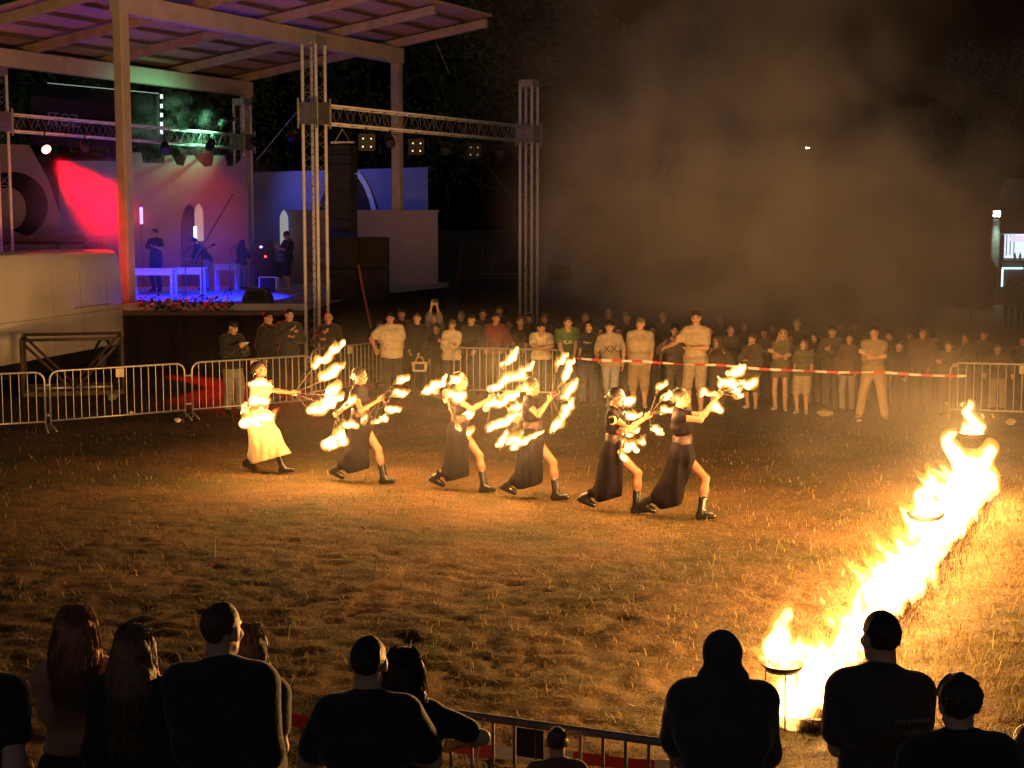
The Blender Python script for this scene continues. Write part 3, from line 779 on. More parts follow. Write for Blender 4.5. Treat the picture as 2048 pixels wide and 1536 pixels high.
# ------------------------------------------------------------------ white van beside the stage
M_van = mat('van_paint', (0.86, 0.82, 0.76), 0.32, 0.0, var=0.10, scale=0.9, spec=0.5, coat=0.35)
M_glass = mat('dark_glass', (0.01, 0.01, 0.012), 0.08, spec=0.6)
M_tyre = mat('tyre_rubber', (0.015, 0.015, 0.015), 0.85)
M_trim = mat('black_trim', (0.02, 0.02, 0.02), 0.6)
R0 = Vector((-9.42, 36.3, 0)); fv = Vector((-0.17, -0.985, 0)).normalized(); lv = Vector((fv.y, -fv.x, 0))   # forward, toward its hidden side
def loft(m, secs):
    n = len(secs[0])
    b = len(m.v); vs = [p for s_ in secs for p in s_]; fs = []
    for i in range(len(secs) - 1):
        for k in range(n):
            k2 = (k + 1) % n; fs.append((i * n + k, i * n + k2, (i + 1) * n + k2, (i + 1) * n + k))
    fs.append(tuple(range(n - 1, -1, -1))); fs.append(tuple(range((len(secs) - 1) * n, len(secs) * n)))
    return m.add(vs, fs)
def vehicle(label, o, fwd, side, L, Wd, Hh, paint, name='van', cat='van', sill=0.6, wheels=(1.35, None), group=None):
    t = thing(name, label, cat, o, group=group)
    def q(a, b_, z): return o + fwd * a + side * b_ + Vector((0, 0, z))
    prof = [(0.03, sill), (0.0, sill + 0.15), (0.0, 1.0), (0.015, 1.5), (0.05, Hh - 0.45), (0.10, Hh - 0.12), (0.18, Hh - 0.03), (0.35, Hh)]
    secs = []
    for a, sh, hz in ((-0.02, 0.05, 0.93), (0.03, 0.02, 0.98), (0.12, 0.0, 1.0), (L * 0.5, 0.0, 1.0), (L - 2.0, 0.0, 1.0), (L - 1.5, 0.02, 0.97), (L - 1.0, 0.06, 0.72), (L - 0.35, 0.10, 0.5), (L, 0.25, 0.42)):
        r = [q(a, b_ + sh, sill + (z - sill) * hz) for b_, z in prof]; r2 = [q(a, Wd - b_ - sh, sill + (z - sill) * hz) for b_, z in reversed(prof)]
        secs.append(r + r2)
    m = MB(); loft(m, secs); ob = m.build('body', paint, t, True, True)
    e = ob.modifiers.new('edge', 'EDGE_SPLIT'); e.split_angle = math.radians(35)
    # panel joints, rub strip, rails, window, lights
    m = MB()
    for a in (0.9, 2.25, 3.6): m.beam(q(a, -0.006, sill + 0.1), q(a, 0.045, Hh - 0.42), 0.006, 0.008, up=fwd)
    m.beam(q(0.35, 0.006, 1.52), q(L - 2.0, 0.006, 1.52), 0.012, 0.012); m.build('panel_joint', mat('joint_grey', (.33, .30, .27), .7), t, True)  # plain mid grey for panel joints and door rail
    m = MB(); m.beam(q(0.2, -0.012, 0.98), q(L - 1.6, -0.012, 0.98), 0.02, 0.10); m.build('rub_strip', paint, t, True)
    m = MB(); m.beam(q(0.8, 0.02, 1.66), q(2.6, 0.02, 1.66), 0.02, 0.03); m.build('door_rail', mat('joint_grey', (.33, .30, .27), .7), t, True)
    m = MB(); m.beam(q(-0.035, 0.1, 1.0), q(-0.035, 0.1, 1.75), 0.12, 0.03, up=side); m.build('tail_light', mat('tail_red', (0.4, 0.02, 0.02), 0.2), t, True)
    m = MB(); m.beam(q(L - 1.95, 0.0, 1.75), q(L - 1.15, 0.02, 1.7), 0.02, 0.55); m.build('window', M_glass, t, True)
    m = MB(); m.beam(q(0, 0.1, sill - 0.1), q(0, Wd - 0.1, sill - 0.1), 0.1, 0.16); m.build('bumper', M_trim, t, True)
    m = MB(); m.add([q(0.1, 0.1, sill - .02), q(L - 0.3, 0.1, sill - .02), q(L - 0.3, Wd - 0.1, sill - .02), q(0.1, Wd - 0.1, sill - .02), q(0.1, 0.1, 0.35), q(L - 0.3, 0.1, 0.35), q(L - 0.3, Wd - 0.1, 0.35), q(0.1, Wd - 0.1, 0.35)], [(0, 1, 2, 3), (7, 6, 5, 4), (0, 4, 5, 1), (1, 5, 6, 2), (2, 6, 7, 3), (3, 7, 4, 0)]); m.build('underbody', M_trim, t, True)
    for a in (1.25, L - 1.0):
        for b_ in (0.12, Wd - 0.12):
            c = q(a, b_, 0.35); m = MB(); m.tube([c - side * 0.11, c - side * 0.09, c + side * 0.09, c + side * 0.11], [0.29, 0.35, 0.35, 0.29], 24); w = m.build('wheel', M_tyre, t, True, True)
            m = MB(); sg = -1 if b_ < 1 else 1; m.tube([c + side * 0.10 * sg, c + side * 0.125 * sg], [0.2, 0.16], 16)
            me_o = m.build('rim', M_steel if name == 'van' else M_trim, None); me_o.parent = w
        m = MB(); c = q(a, 0.0, 0.4)
        pts = [c + fwd * 0.46 * math.cos(x_) + Vector((0, 0, 0.46 * math.sin(x_))) - side * 0.012 for x_ in np.linspace(0.35, math.pi - 0.35, 14)]
        m.tube(pts, 0.035, 6); m.build('wheel_arch', M_trim, t, True)
    return t
vehicle('dusty white panel van parked left of the stage', R0, fv, lv, 8.2, 1.98, 2.93, M_van, sill=0.66)
dv = thing('camper', 'dark vehicle with a lit roof edge behind the white van', 'vehicle', P(172, 470, 40.5)); dv.location.z = 0; p = dv.location
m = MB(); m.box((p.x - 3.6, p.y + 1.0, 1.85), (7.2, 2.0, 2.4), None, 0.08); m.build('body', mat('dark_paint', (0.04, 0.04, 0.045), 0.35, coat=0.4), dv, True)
m = MB(); m.box((p.x - 3.6, p.y + 1.0, 3.14), (7.26, 2.1, 0.16), None, 0.06); m.build('roof', mat('redlit_roof', (0.16, 0.10, 0.10), 0.4, coat=0.4), dv, True)  # red highlight on the roof is painted into its colour
for i, (x0, x1) in enumerate(((-0.72, -0.05), (-2.6, -0.82), (-4.6, -2.7))):
    m = MB(); m.box((p.x + (x0 + x1) / 2, p.y - 0.008, 2.72), (x1 - x0, 0.02, 0.55), None, 0.008); m.build('window', mat('grey_glass', (0.16, 0.16, 0.17), 0.15, spec=0.6), dv, True)
for a in (-1.1, -5.9):
    m = MB(); c = Vector((p.x + a, p.y + 0.1, 0.42)); m.tube([c, c + Vector((0, 0.22, 0))], 0.42, 20); m.build('wheel', M_tyre, dv, True, True)
vehicle('dim minibus standing in the dark behind the far truss tower', Vector((-2.0, 56.5, 0.0)), Vector((0.97, -0.2, 0)).normalized(), Vector((0.2, 0.97, 0)).normalized(), 5.4, 2.0, 3.0, mat('minibus_paint', (0.05, 0.045, 0.04), 0.4, coat=0.3), name='minibus', cat='minibus')

# ------------------------------------------------------------------ wheeled steel frame
wf = thing('steel_frame', 'rusty steel frame on castors in front of the white van', 'frame', G(148, 800)); c = wf.location.copy()
A = Matrix.Rotation(0.28, 3, 'Z')
def fq(x, y, z): return c + A @ Vector((x, y, 0)) + Vector((0, 0, z))
w, h0, h1 = 0.95, 0.22, 1.32
cor = [(-w, -0.75), (w, -0.75), (w, 0.75), (-w, 0.75)]
m = MB()
for i in range(4):
    a, b_ = cor[i], cor[(i + 1) % 4]; m.beam(fq(*a, h0), fq(*b_, h0), 0.07, 0.09)
m.beam(fq(-w, 0, h0), fq(w, 0, h0), 0.06, 0.08); m.beam(fq(0, -0.75, h0), fq(0, 0.75, h0), 0.06, 0.08); m.build('base', M_rust, wf, True)
for a in cor:
    m = MB(); m.tube([fq(*a, h0), fq(*a, h1)], 0.04, 8); m.build('upright', M_rust, wf, True, True)
m = MB()
for i in range(4):
    a, b_ = cor[i], cor[(i + 1) % 4]
    m.tube([fq(*a, h1 - 0.06), fq((a[0] + b_[0]) / 2, (a[1] + b_[1]) / 2, h0 + 0.05)], 0.028, 8); m.tube([fq(*b_, h1 - 0.06), fq((a[0] + b_[0]) / 2, (a[1] + b_[1]) / 2, h0 + 0.05)], 0.028, 8)
m.build('brace', M_rust, wf, True, True)
m = MB()
for i in (0, 2, 3):
    a, b_ = cor[i], cor[(i + 1) % 4]; m.tube([fq(*a, h1 - 0.03), fq(*b_, h1 - 0.03)], 0.032, 8)
m.build('top_rail', M_rust, wf, True, True)
m = MB(); m.tube([fq(-0.7, -0.8, 0.34), fq(-0.02, -0.8, 0.34)], 0.028, 8); m.tube([fq(0.05, -0.8, 0.34), fq(0.75, -0.8, 0.34)], 0.028, 8); m.build('outrigger_pin', M_steel, wf, True, True)
for a in cor:
    p = fq(*a, 0.09); m = MB(); d = A @ Vector((1, 0, 0)); m.tube([p - d * 0.03, p + d * 0.03], 0.09, 14); m.build('castor', M_tyre, wf, True, True)

# ------------------------------------------------------------------ crowd barriers
M_plate = mat('barrier_plate', (0.62, 0.58, 0.42), 0.6)
def make_barrier(L=2.5, Hh=1.03, nb=17, label='', loc=(0, 0, 0), rz=0.0, steel=None, plate=M_plate, r=0.02, bare=0.0085, tall=False):
    steel = steel or M_steel
    t = thing('crowd_barrier', label, 'barrier', loc, rz, 'crowd barriers')
    pts = []; rc = 0.16 if not tall else 0.03
    lo = 0.17
    for x0, s0 in ((-L / 2, -1), (L / 2, 1)):
        arc = [(x0 + (-s0) * rc * (1 - math.sin(a)), 0, Hh - rc * (1 - math.cos(a))) for a in np.linspace(math.pi / 2, 0, 6)]
        seg = [(x0, 0, 0.03)] + arc
        pts += seg if s0 < 0 else seg[::-1]
    m = MB(); m.tube(pts, r, 10); m.tube([(-L / 2, 0, lo), (L / 2, 0, lo)], r * 0.9, 8); m.build('frame', steel, t, False, True)
    m = MB()
    for i in range(1, nb + 1):
        x = -L / 2 + L * i / (nb + 1); m.tube([(x, 0, lo), (x, 0, Hh - 0.01)], bare, 6, False)
    m.build('bars', steel, t, False, True)
    for sx in (-1, 1):
        m = MB(); x = sx * (L / 2 - 0.0)
        m.tube([(x, -0.28, 0.015), (x, -0.2, 0.05), (x, -0.05, 0.10), (x, 0.05, 0.10), (x, 0.2, 0.05), (x, 0.28, 0.015)], 0.017, 8); m.build('foot', steel, t, False, True)
        m = MB(); m.tube([(x + sx * 0.02, 0, 0.28), (x + sx * 0.07, 0, 0.28)], 0.022, 8); m.build('hook', steel, t, False, True); m = MB(); m.tube([(x + sx * 0.02, 0, 0.80), (x + sx * 0.07, 0, 0.80)], 0.022, 8); m.build('hook', steel, t, False, True)
    m = MB(); m.box((0.02 if not tall else -0.15, -0.005, Hh - 0.10), (0.15, 0.006, 0.15)); m.build('plate', plate, t)
    return t
def place(pa, pb):
    a, b_ = G(*pa), G(*pb); mid = (a + b_) / 2; d = b_ - a
    return mid, math.atan2(d.y, d.x)
mid, rz = place((94, 862), (378, 838))
bar0 = make_barrier(label='crowd barrier in front of the wheeled steel frame', loc=mid, rz=rz)
for pa, pb, lb in (((-205, 880), (76, 864), 'crowd barrier cut by the frame edge beside the steel frame'), ((388, 837), (622, 817), 'crowd barrier behind the dancer in cream'),
                   ((632, 800), (762, 779), 'crowd barrier seen edge on beside the man in the cream shirt'), ((905, 795), (1148, 803), 'crowd barrier behind the dancers in the middle'),
                   ((1925, 838), (2160, 846), 'crowd barrier behind the farthest fire bowl')):
    mid, rz = place(pa, pb); copy_thing(bar0, mid, rz, lb)
M_dsteel = mat('dull_steel', (0.22, 0.20, 0.18), 0.6, 0.4)
a, b_ = D(860, 1411, 384), D(1392, 1488, 413); a.z = b_.z = 0; mid = (a + b_) / 2; d = b_ - a
make_barrier(L=d.length, Hh=1.055, nb=11, label='dark barrier seen from behind with the nearest spectators leaning on it', loc=mid, rz=math.atan2(d.y, d.x), steel=M_dsteel, plate=M_trim, r=0.021, bare=0.009, tall=True)
cbl = thing('cable_tie', 'pale cord hanging from the nearest dark barrier', 'cord', (0, 0, 0)); m = MB(); m.tube([D(968, 1435, 391), D(962, 1470, 390), D(955, 1510, 389), D(953, 1560, 389)], 0.006, 6); m.build('cord', mat('pale_cord', (0.7, 0.65, 0.5), 0.8), cbl, True, True)

# ------------------------------------------------------------------ red and white tape
M_tr = mat('tape_red', (0.60, 0.045, 0.035), 0.4, var=0.05); M_tw = mat('tape_white', (0.80, 0.76, 0.70), 0.4, var=0.05)
def tape(label, pts, hw, stripe, tw=0.25, seed=0):
    t = thing('barrier_tape', label, 'tape', pts[0])
    cum = [0]
    for i in range(len(pts) - 1): cum.append(cum[-1] + (pts[i + 1] - pts[i]).length)
    nseg = int(cum[-1] / (stripe / 4)); m = MB(); prev = None
    for i in range(nseg + 1):
        u = cum[-1] * i / nseg; k = max(j for j in range(len(cum)) if cum[j] <= u + 1e-9); k = min(k, len(pts) - 2)
        f_ = (u - cum[k]) / (cum[k + 1] - cum[k]); c = pts[k].lerp(pts[k + 1], f_); c = c + Vector((0, 0, -0.02 * math.sin(math.pi * f_)))
        an = tw * math.sin(u * 1.7 + seed) + tw * 0.8 * math.sin(u * 4.1 + 2 * seed)
        v = Vector((0, math.sin(an), math.cos(an))) * hw
        lo_, hi_ = c - v, c + v
        if prev:
            m.cur = (i // 4) % 2
            m.add([prev[0], lo_, hi_, prev[1]], [(0, 1, 2, 3)])
        prev = (lo_, hi_)
    o = m.build('ribbon', [M_tr, M_tw], t, True, True)
    return t
far = [D(1148, 716, 106), D(1280, 722, 108), D(1440, 730, 110.5), D(1600, 741, 113), D(1760, 744, 115), D(1932, 752, 116)]
tape('red and white tape stretched in front of the standing crowd', far, 0.022, 0.2, 0.55, 1)
near = [D(-80, 1346, 371), D(62, 1371, 371), D(575, 1437, 372), D(880, 1487, 374), D(1110, 1508, 376), D(1390, 1531, 378)]
tp = tape('red and white tape strung along the nearest spectators', near, 0.034, 0.42, 0.18, 4)
M_ink = mat('tape_ink', (0.03, 0.01, 0.01), 0.6)
for (px, py, tx, s_) in ((70, 1373, 'B', 371), (577, 1440, 'AC', 372), (597, 1443, 'C', 372)):
    q = D(px, py, s_) - Vector((0, 0.012, 0)); lt = lettering(tx, 0.035, Matrix.Translation(q - near[0]) @ Matrix.Rotation(math.pi / 2, 4, 'X') @ Matrix.Rotation(-0.14, 4, 'Z'), M_ink, tp, 0.001)

# ------------------------------------------------------------------ litter
def crumple(label, px, py, r, col, cat='litter', name='crumpled_paper', sq=0.6):
    g = G(px, py); k = random.Random(px); vs = []; m = MB()
    n = 7
    prof = []
    for i in range(n + 1):
        for j in range(10):
            a, e = 2 * math.pi * j / 10, math.pi * i / n
            rr = r * k.uniform(0.7, 1.15); vs.append((rr * math.sin(e) * math.cos(a), rr * math.sin(e) * math.sin(a), r * sq * 0.95 + rr * sq * math.cos(e)))
    fs = [(i * 10 + j, (i + 1) * 10 + j, (i + 1) * 10 + (j + 1) % 10, i * 10 + (j + 1) % 10) for i in range(n) for j in range(10)]
    m.add(vs, fs); o = m.build(name, mat('litter%d' % px, col, 0.7)); o.location = g
    tag(o, label, cat)
crumple('white crumpled paper lying under the left barriers', 356, 845, 0.07, (0.7, 0.66, 0.6))
crumple('white rag hanging low beside the steel frame castor', 226, 800, 0.13, (0.65, 0.6, 0.5), name='rag', cat='rag', sq=0.8)
crumple('flat yellowish bag lying on the grass before the crowd', 1650, 832, 0.16, (0.45, 0.36, 0.16), name='plastic_bag', cat='bag', sq=0.38)
crumple('small white scrap in front of the man with tan trousers', 1718, 843, 0.05, (0.7, 0.62, 0.5), sq=0.4)
crumple('pale lump on the ground behind the far barrier', 2022, 850, 0.10, (0.5, 0.42, 0.35), name='plastic_bag', cat='bag')
crumple('little white cup lying before the barrier with the plate', 262, 831, 0.045, (0.7, 0.66, 0.6), name='paper_cup', cat='cup', sq=1.0)

# ------------------------------------------------------------------ lit kiosk and lamp at the far side
kx = thing('kiosk', 'dark kiosk with a bright serving window and cyan light strip', 'kiosk', (20.2, 62, 0)); k0 = kx.location
M_kw = mat('kiosk_wall', (0.07, 0.055, 0.045), 0.8)
m = MB()
m.box((23.4, 64, 1.0), (6.3, 4, 2.0)); m.box((20.28, 64, 2.55), (0.10, 3.99, 1.1)); m.box((23.4, 64, 3.68), (6.3, 4, 1.14)); m.box((23.4, 65.9, 2.55), (6.28, 0.1, 1.1)); m.build('wall', M_kw, kx, True)
m = MB(); m.slab([(-0.75, 0), (7.1, 0), (6.2, 1.5), (0.0, 1.5)], (20.4, 61.2, 4.3), (1, 0, 0), (0, 0.75, 0.66), 0.12); m.build('roof', mat('kiosk_roof', (0.28, 0.20, 0.14), 0.8, var=0.3), kx, True)
m = MB(); m.beam((20.0, 61.6, 4.24), (27.4, 61.6, 4.24), 0.1, 0.12); m.build('eave', mat('eave_board', (0.30, 0.22, 0.17), 0.8), kx, True)
m = MB(); m.box((23.4, 65.6, 2.56), (6.0, 0.1, 1.05)); m.build('back_shelf', emit('lit_shelf', (0.50, 0.58, 0.70), 0.95), kx, True)  # shelf itself glows to stand in for the lit interior
for i in range(6):
    m = MB(); m.box((20.9 + i * 0.16, 64.9, 2.62), (0.03, 0.03, 0.9)); m.build('shelf_post', M_kw, kx, True)
m = MB(); m.box((21.0, 62.2, 2.92), (0.75, 0.04, 0.24)); m.build('sign', emit('violet_sign', (0.32, 0.28, 1.0), 1.6), kx, True)
m = MB(); m.box((21.2, 61.9, 2.03), (1.9, 0.4, 0.05)); m.build('counter', mat('pale_counter', (0.6, 0.6, 0.62), 0.4), kx, True)
m = MB(); m.beam((20.26, 61.9, 1.70), (21.1, 61.9, 1.70), 0.05, 0.06); m.beam((20.26, 61.9, 1.68), (20.26, 61.9, 0.95), 0.05, 0.06, up=(0, 1, 0)); m.build('light_strip', emit('cyan_strip', (0.35, 0.9, 1.0), 2.2), kx, True)
for i in range(3):
    m = MB(); m.lathe([(0.05, 0), (0.05, 0.18), (0.02, 0.24), (0.02, 0.3)], (20.75 + i * 0.22, 61.9, 2.056), 10); m.build('bottle', mat('pale_bottle', (0.5, 0.55, 0.55), 0.2), kx, True, True)
lamp('kiosk_light', 'POINT', (22.0, 63.6, 3.0), 26, (0.6, 0.75, 1.0), kx, 0.3)
fp = thing('lamp_post', 'thick grey post with a bright teal-white floodlight on top', 'lamp post', (19.32, 60, 0)); q = fp.location
m = MB(); m.tube([q, q + Vector((0, 0, 3.72))], [0.19, 0.15], 12); m.build('pole', mat('grey_post', (0.34, 0.31, 0.29), 0.8), fp, True, True)
m = MB(); m.tube([q + Vector((0.05, 0, 3.3)), q + Vector((0.28, 0, 3.8))], 0.04, 8); m.box(q + Vector((0.02, 0, 3.92)), (0.34, 0.2, 0.26), None, 0.02); m.build('housing', M_dark, fp, True)
m = MB(); m.box(q + Vector((-0.02, -0.11, 3.92)), (0.28, 0.02, 0.22), None, 0.008); m.build('lens', emit('flood_lens', (0.75, 1.0, 0.92), 14), fp, True)
lamp('floodlight', 'SPOT', q + Vector((-0.1, -0.7, 3.95)), 60, (0.6, 1.0, 0.85), fp, 0.1, q + Vector((-0.6, -1.2, 0.2)), 120, 0.6)
sl = thing('street_lamp', 'tiny white street lamp far off in the dark sky', 'street lamp', P(1615, 296, 130)); q = sl.location.copy(); sl.location.z = 0
m = MB(); m.tube([(q.x + 0.6, q.y, 0), (q.x + 0.6, q.y, q.z)], 0.08, 8); m.tube([(q.x + 0.6, q.y, q.z), (q.x, q.y, q.z + 0.12)], 0.05, 8); m.build('pole', M_rust, sl, True)
m = MB(); m.box(q, (0.32, 0.2, 0.15), None, 0.02); m.build('lamp_head', emit('street_head', (1, 0.95, 0.85), 12), sl, True)
sb = thing('patio_parasol', 'dark drooping parasol with a lit edge beside the lamp post', 'parasol', G(1945, 640)); sb.location.y = 55; sb.location.x = 16.9; q = Vector((16.9, 55, 0)); sb.location.z = 0
m = MB(); m.tube([q, q + Vector((0, 0, 2.5))], 0.03, 8); m.build('pole', M_dark, sb, True)
m = MB(); vs = []; fs = []; nn = 16
for i, (r_, z_) in enumerate(((0.02, 2.56), (0.3, 2.5), (0.62, 2.28), (0.8, 1.9), (0.74, 1.2), (0.66, 0.45))):
    for k in range(nn):
        a_ = 2 * math.pi * k / nn; rr = r_ * (1 + 0.13 * (k % 2) * (i / 5)); vs.append(q + Vector((rr * math.cos(a_), rr * math.sin(a_), z_)))
for i in range(5):
    for k in range(nn): fs.append((i * nn + k, i * nn + (k + 1) % nn, (i + 1) * nn + (k + 1) % nn, (i + 1) * nn + k))
m.add(vs, fs); m.build('canopy', mat('parasol_cloth', (0.05, 0.035, 0.03), 0.8), sb, True, True)
bx = thing('foam_box', 'small white box at the foot of the lamp post', 'box', (19.15, 58.5, 0)); m = MB(); m.box((0, 0, 0.15), (0.5, 0.35, 0.28), None, 0.03); m.box((0, 0, 0.31), (0.54, 0.39, 0.05), None, 0.015); m.build('box', mat('foam_white', (0.8, 0.82, 0.8), 0.7), bx)

# ------------------------------------------------------------------ dark trees behind everything
M_bark = mat('bark', (0.05, 0.04, 0.03), 0.9, bump=0.4); M_fol = mat('foliage', (0.05, 0.075, 0.03), 0.7, var=0.4, scale=1.2)
def make_tree(label, loc, h, seed):
    r = np.random.default_rng(seed); t = thing('tree', label, 'tree', loc, 0, 'dark trees around the field')
    m = MB(); m.tube([(0, 0, -0.1), (0.1, 0, h * 0.25), (0.0, 0.1, h * 0.5), (0.1, 0.1, h * 0.8)], [0.28, 0.2, 0.14, 0.04], 10)
    cl = []
    for i in range(14):
        a_ = r.uniform(0, 6.28); z0 = h * r.uniform(0.25, 0.7); R_ = h * r.uniform(0.15, 0.32); e = Vector((R_ * math.cos(a_), R_ * math.sin(a_), z0 + h * r.uniform(0.08, 0.25)))
        m.tube([(0.05, 0.05, z0), e * 0.5 + Vector((0, 0, z0 * 0.5)), e], [0.07, 0.05, 0.02], 6); cl.append((np.array(e), h * r.uniform(0.09, 0.16)))
    for i in range(14): cl.append((np.array([r.normal() * h * 0.14, r.normal() * h * 0.14, h * r.uniform(0.5, 1.0)]), h * r.uniform(0.08, 0.14)))
    m.build('trunk', M_bark, t, False, True)
    N = 5200; ci = r.integers(0, len(cl), N); c = np.array([cl[i][0] for i in ci]); rad = np.array([cl[i][1] for i in ci])
    d = r.normal(size=(N, 3)); d /= np.linalg.norm(d, axis=1)[:, None]; p = c + d * (rad * r.uniform(0.4, 1.1, N))[:, None]
    u = r.normal(size=(N, 3)); u /= np.linalg.norm(u, axis=1)[:, None]; v = np.cross(u, r.normal(size=(N, 3))); v /= np.linalg.norm(v, axis=1)[:, None]
    s_ = r.uniform(0.09, 0.2, N)[:, None]
    V = np.stack([p - u * s_, p + v * s_ * 0.5, p + u * s_, p - v * s_ * 0.5], 1).reshape(-1, 3)
    mesh_np('crown', V, np.arange(4 * N).reshape(N, 4), M_fol, smooth=False, parent=t)
    return t
make_tree('tree behind the castle wall with leaves catching green light', (-11.4, 57.5, 0), 12.5, 1)
make_tree('dark tree rising between the two truss towers', (-6.0, 63, 0), 15, 2)
make_tree('dark tree behind the far truss tower', (0.5, 68, 0), 14, 3)
make_tree('dark tree at the edge of the frame behind the canopy', (-19.5, 60, 0), 15, 4)
make_tree('dark tree behind the drifting smoke', (8, 80, 0), 13, 5)
make_tree('dark tree standing behind the lit kiosk', (25, 78, 0), 12, 6)
# ------------------------------------------------------------------ people: templates for heads and hands
M_eye = mat('eye_dark', (0.03, 0.02, 0.015), 0.3); M_lip = mat('lip', (0.40, 0.16, 0.13), 0.5); M_sclera = mat('eye_white', (0.7, 0.66, 0.6), 0.3)
def skin(i):
    c = [(0.52, 0.32, 0.23), (0.46, 0.26, 0.18), (0.56, 0.36, 0.27), (.21, .094, .056)][i % 4]
    return mat('skin_%d' % (i % 4), c, 0.55, var=0.06, scale=10, spec=0.35)
def head_template(sex, vox):
    f = sex == 'f'; w = 0.94 if f else 1.0
    A = lambda *a: np.array(a, float)
    pr = [('e', A(0, .012, .030), A(.077 * w, .097, .088)), ('e', A(0, -.028, -.038), A(.060 * w, .064, .080)),
          (A(0, -.066, -.098), A(0, -.060, -.090), .021 if f else .025, .022), (A(-.045 * w, -.01, -.07), A(-.02, -.055, -.098), .020, .018), (A(.045 * w, -.01, -.07), A(.02, -.055, -.098), .020, .018),
          (A(0, .022, -.06), A(0, .035, -.19), .049 if f else .057, .052 if f else .062)]
    V, Q = None, None
    fine = [(A(-.034, -.083, .022), A(.034, -.083, .022), .011, .011), (A(0, -.090, .010), A(0, -.106, -.026), .008, .0135), (A(-.012, -.094, -.03), A(.012, -.094, -.03), .009, .009),
            (A(-.016, -.088, -.052), A(.016, -.088, -.052), .0075, .0075), (A(-.013, -.086, -.062), A(.013, -.086, -.062), .0085, .0085),
            ('e', A(-.078 * w, .012, -.006), A(.011, .021, .032)), ('e', A(.078 * w, .012, -.006), A(.011, .021, .032)),
            ('e', A(-.045, -.058, -.022), A(.022, .022, .02)), ('e', A(.045, -.058, -.022), A(.022, .022, .02))]
    subs = [('e', A(-.032, -.100, .004), A(.017, .017, .011)), ('e', A(.032, -.100, .004), A(.017, .017, .011))]
    V, Q = netmesh(pr + fine, vox, 0.02, subs=subs, cuts=[((0, 0, -.185), (0, 0, 1))])
    c = V[Q].mean(1)
    mi = np.zeros(len(Q), int)
    for sx in (-1, 1):
        e = np.array([sx * .032, -.088, .003]); d = np.abs(c - e) / np.array([.015, .02, .0085]); mi[(d ** 2).sum(1) < 1] = 3
        d = np.abs(c - e) / np.array([.008, .03, .0085]); mi[(d ** 2).sum(1) < 1] = 1
        mi[(np.abs(c[:, 2] - .026 - .1 * (np.abs(c[:, 0]) - .03) * -1) < .005 + vox * .25) & (np.abs(c[:, 0] - sx * .033) < .02) & (c[:, 1] < -.07)] = 1
    mi[(np.abs(c[:, 2] + .057) < .011) & (np.abs(c[:, 0]) < .024) & (c[:, 1] < -.085)] = 2
    return V, Q, mi
HEADS = {}
def head_mesh(sex, vox):
    k = (sex, vox)
    if k not in HEADS: HEADS[k] = head_template(sex, vox)
    return HEADS[k]
HANDS = {}
def hand_mesh(style, vox):
    k = (style, vox)
    if k in HANDS: return HANDS[k]
    A = lambda *a: np.array(a, float)
    curl = {'relax': 0.32, 'grip': 1.25, 'flat': 0.1}[style]
    pr = [(A(-.02, 0, 0), A(.02, 0, 0), .026, .026)]
    fy = [(.031, .070), (.011, .078), (-.010, .071), (-.030, .056)]
    for y, L in fy:
        pr.append((A(.015, y * .6, 0), A(.088, y, 0), .0145, .0115))
        p = A(.088, y, 0); a = curl * 0.35
        for j, fr in enumerate((.45, .32, .23)):
            q = p + A(math.cos(a), y * 0.8, -math.sin(a)) * L * fr; pr.append((p, q, .0098 - .0008 * j, .0092 - .001 * j)); p = q; a += curl
    if style == 'grip': th = [A(.02, .022, -.006), A(.055, .042, -.030), A(.075, .022, -.050), A(.078, .000, -.052)]
    else: th = [A(.018, .022, -.006), A(.048, .050, -.016), A(.072, .062, -.024), A(.092, .066, -.028)]
    for j in range(3): pr.append((th[j], th[j + 1], .0145 - .002 * j, .0125 - .002 * j))
    HANDS[k] = netmesh(pr, vox, 0.007)
    return HANDS[k]

def rot(ax, a): return np.array(Matrix.Rotation(a, 3, ax))
def ik(a, t, l1, l2, pole):
    d = t - a; L = np.linalg.norm(d); L2 = min(max(L, 0.05), (l1 + l2) * 0.998); u = d / max(L, 1e-6); t = a + u * L2
    x = (l1 * l1 - l2 * l2 + L2 * L2) / (2 * L2); h = math.sqrt(max(l1 * l1 - x * x, 0))
    p = np.array(pole, float); p = p - u * (p @ u); p = p / (np.linalg.norm(p) + 1e-9)
    return a + u * x + p * h, t

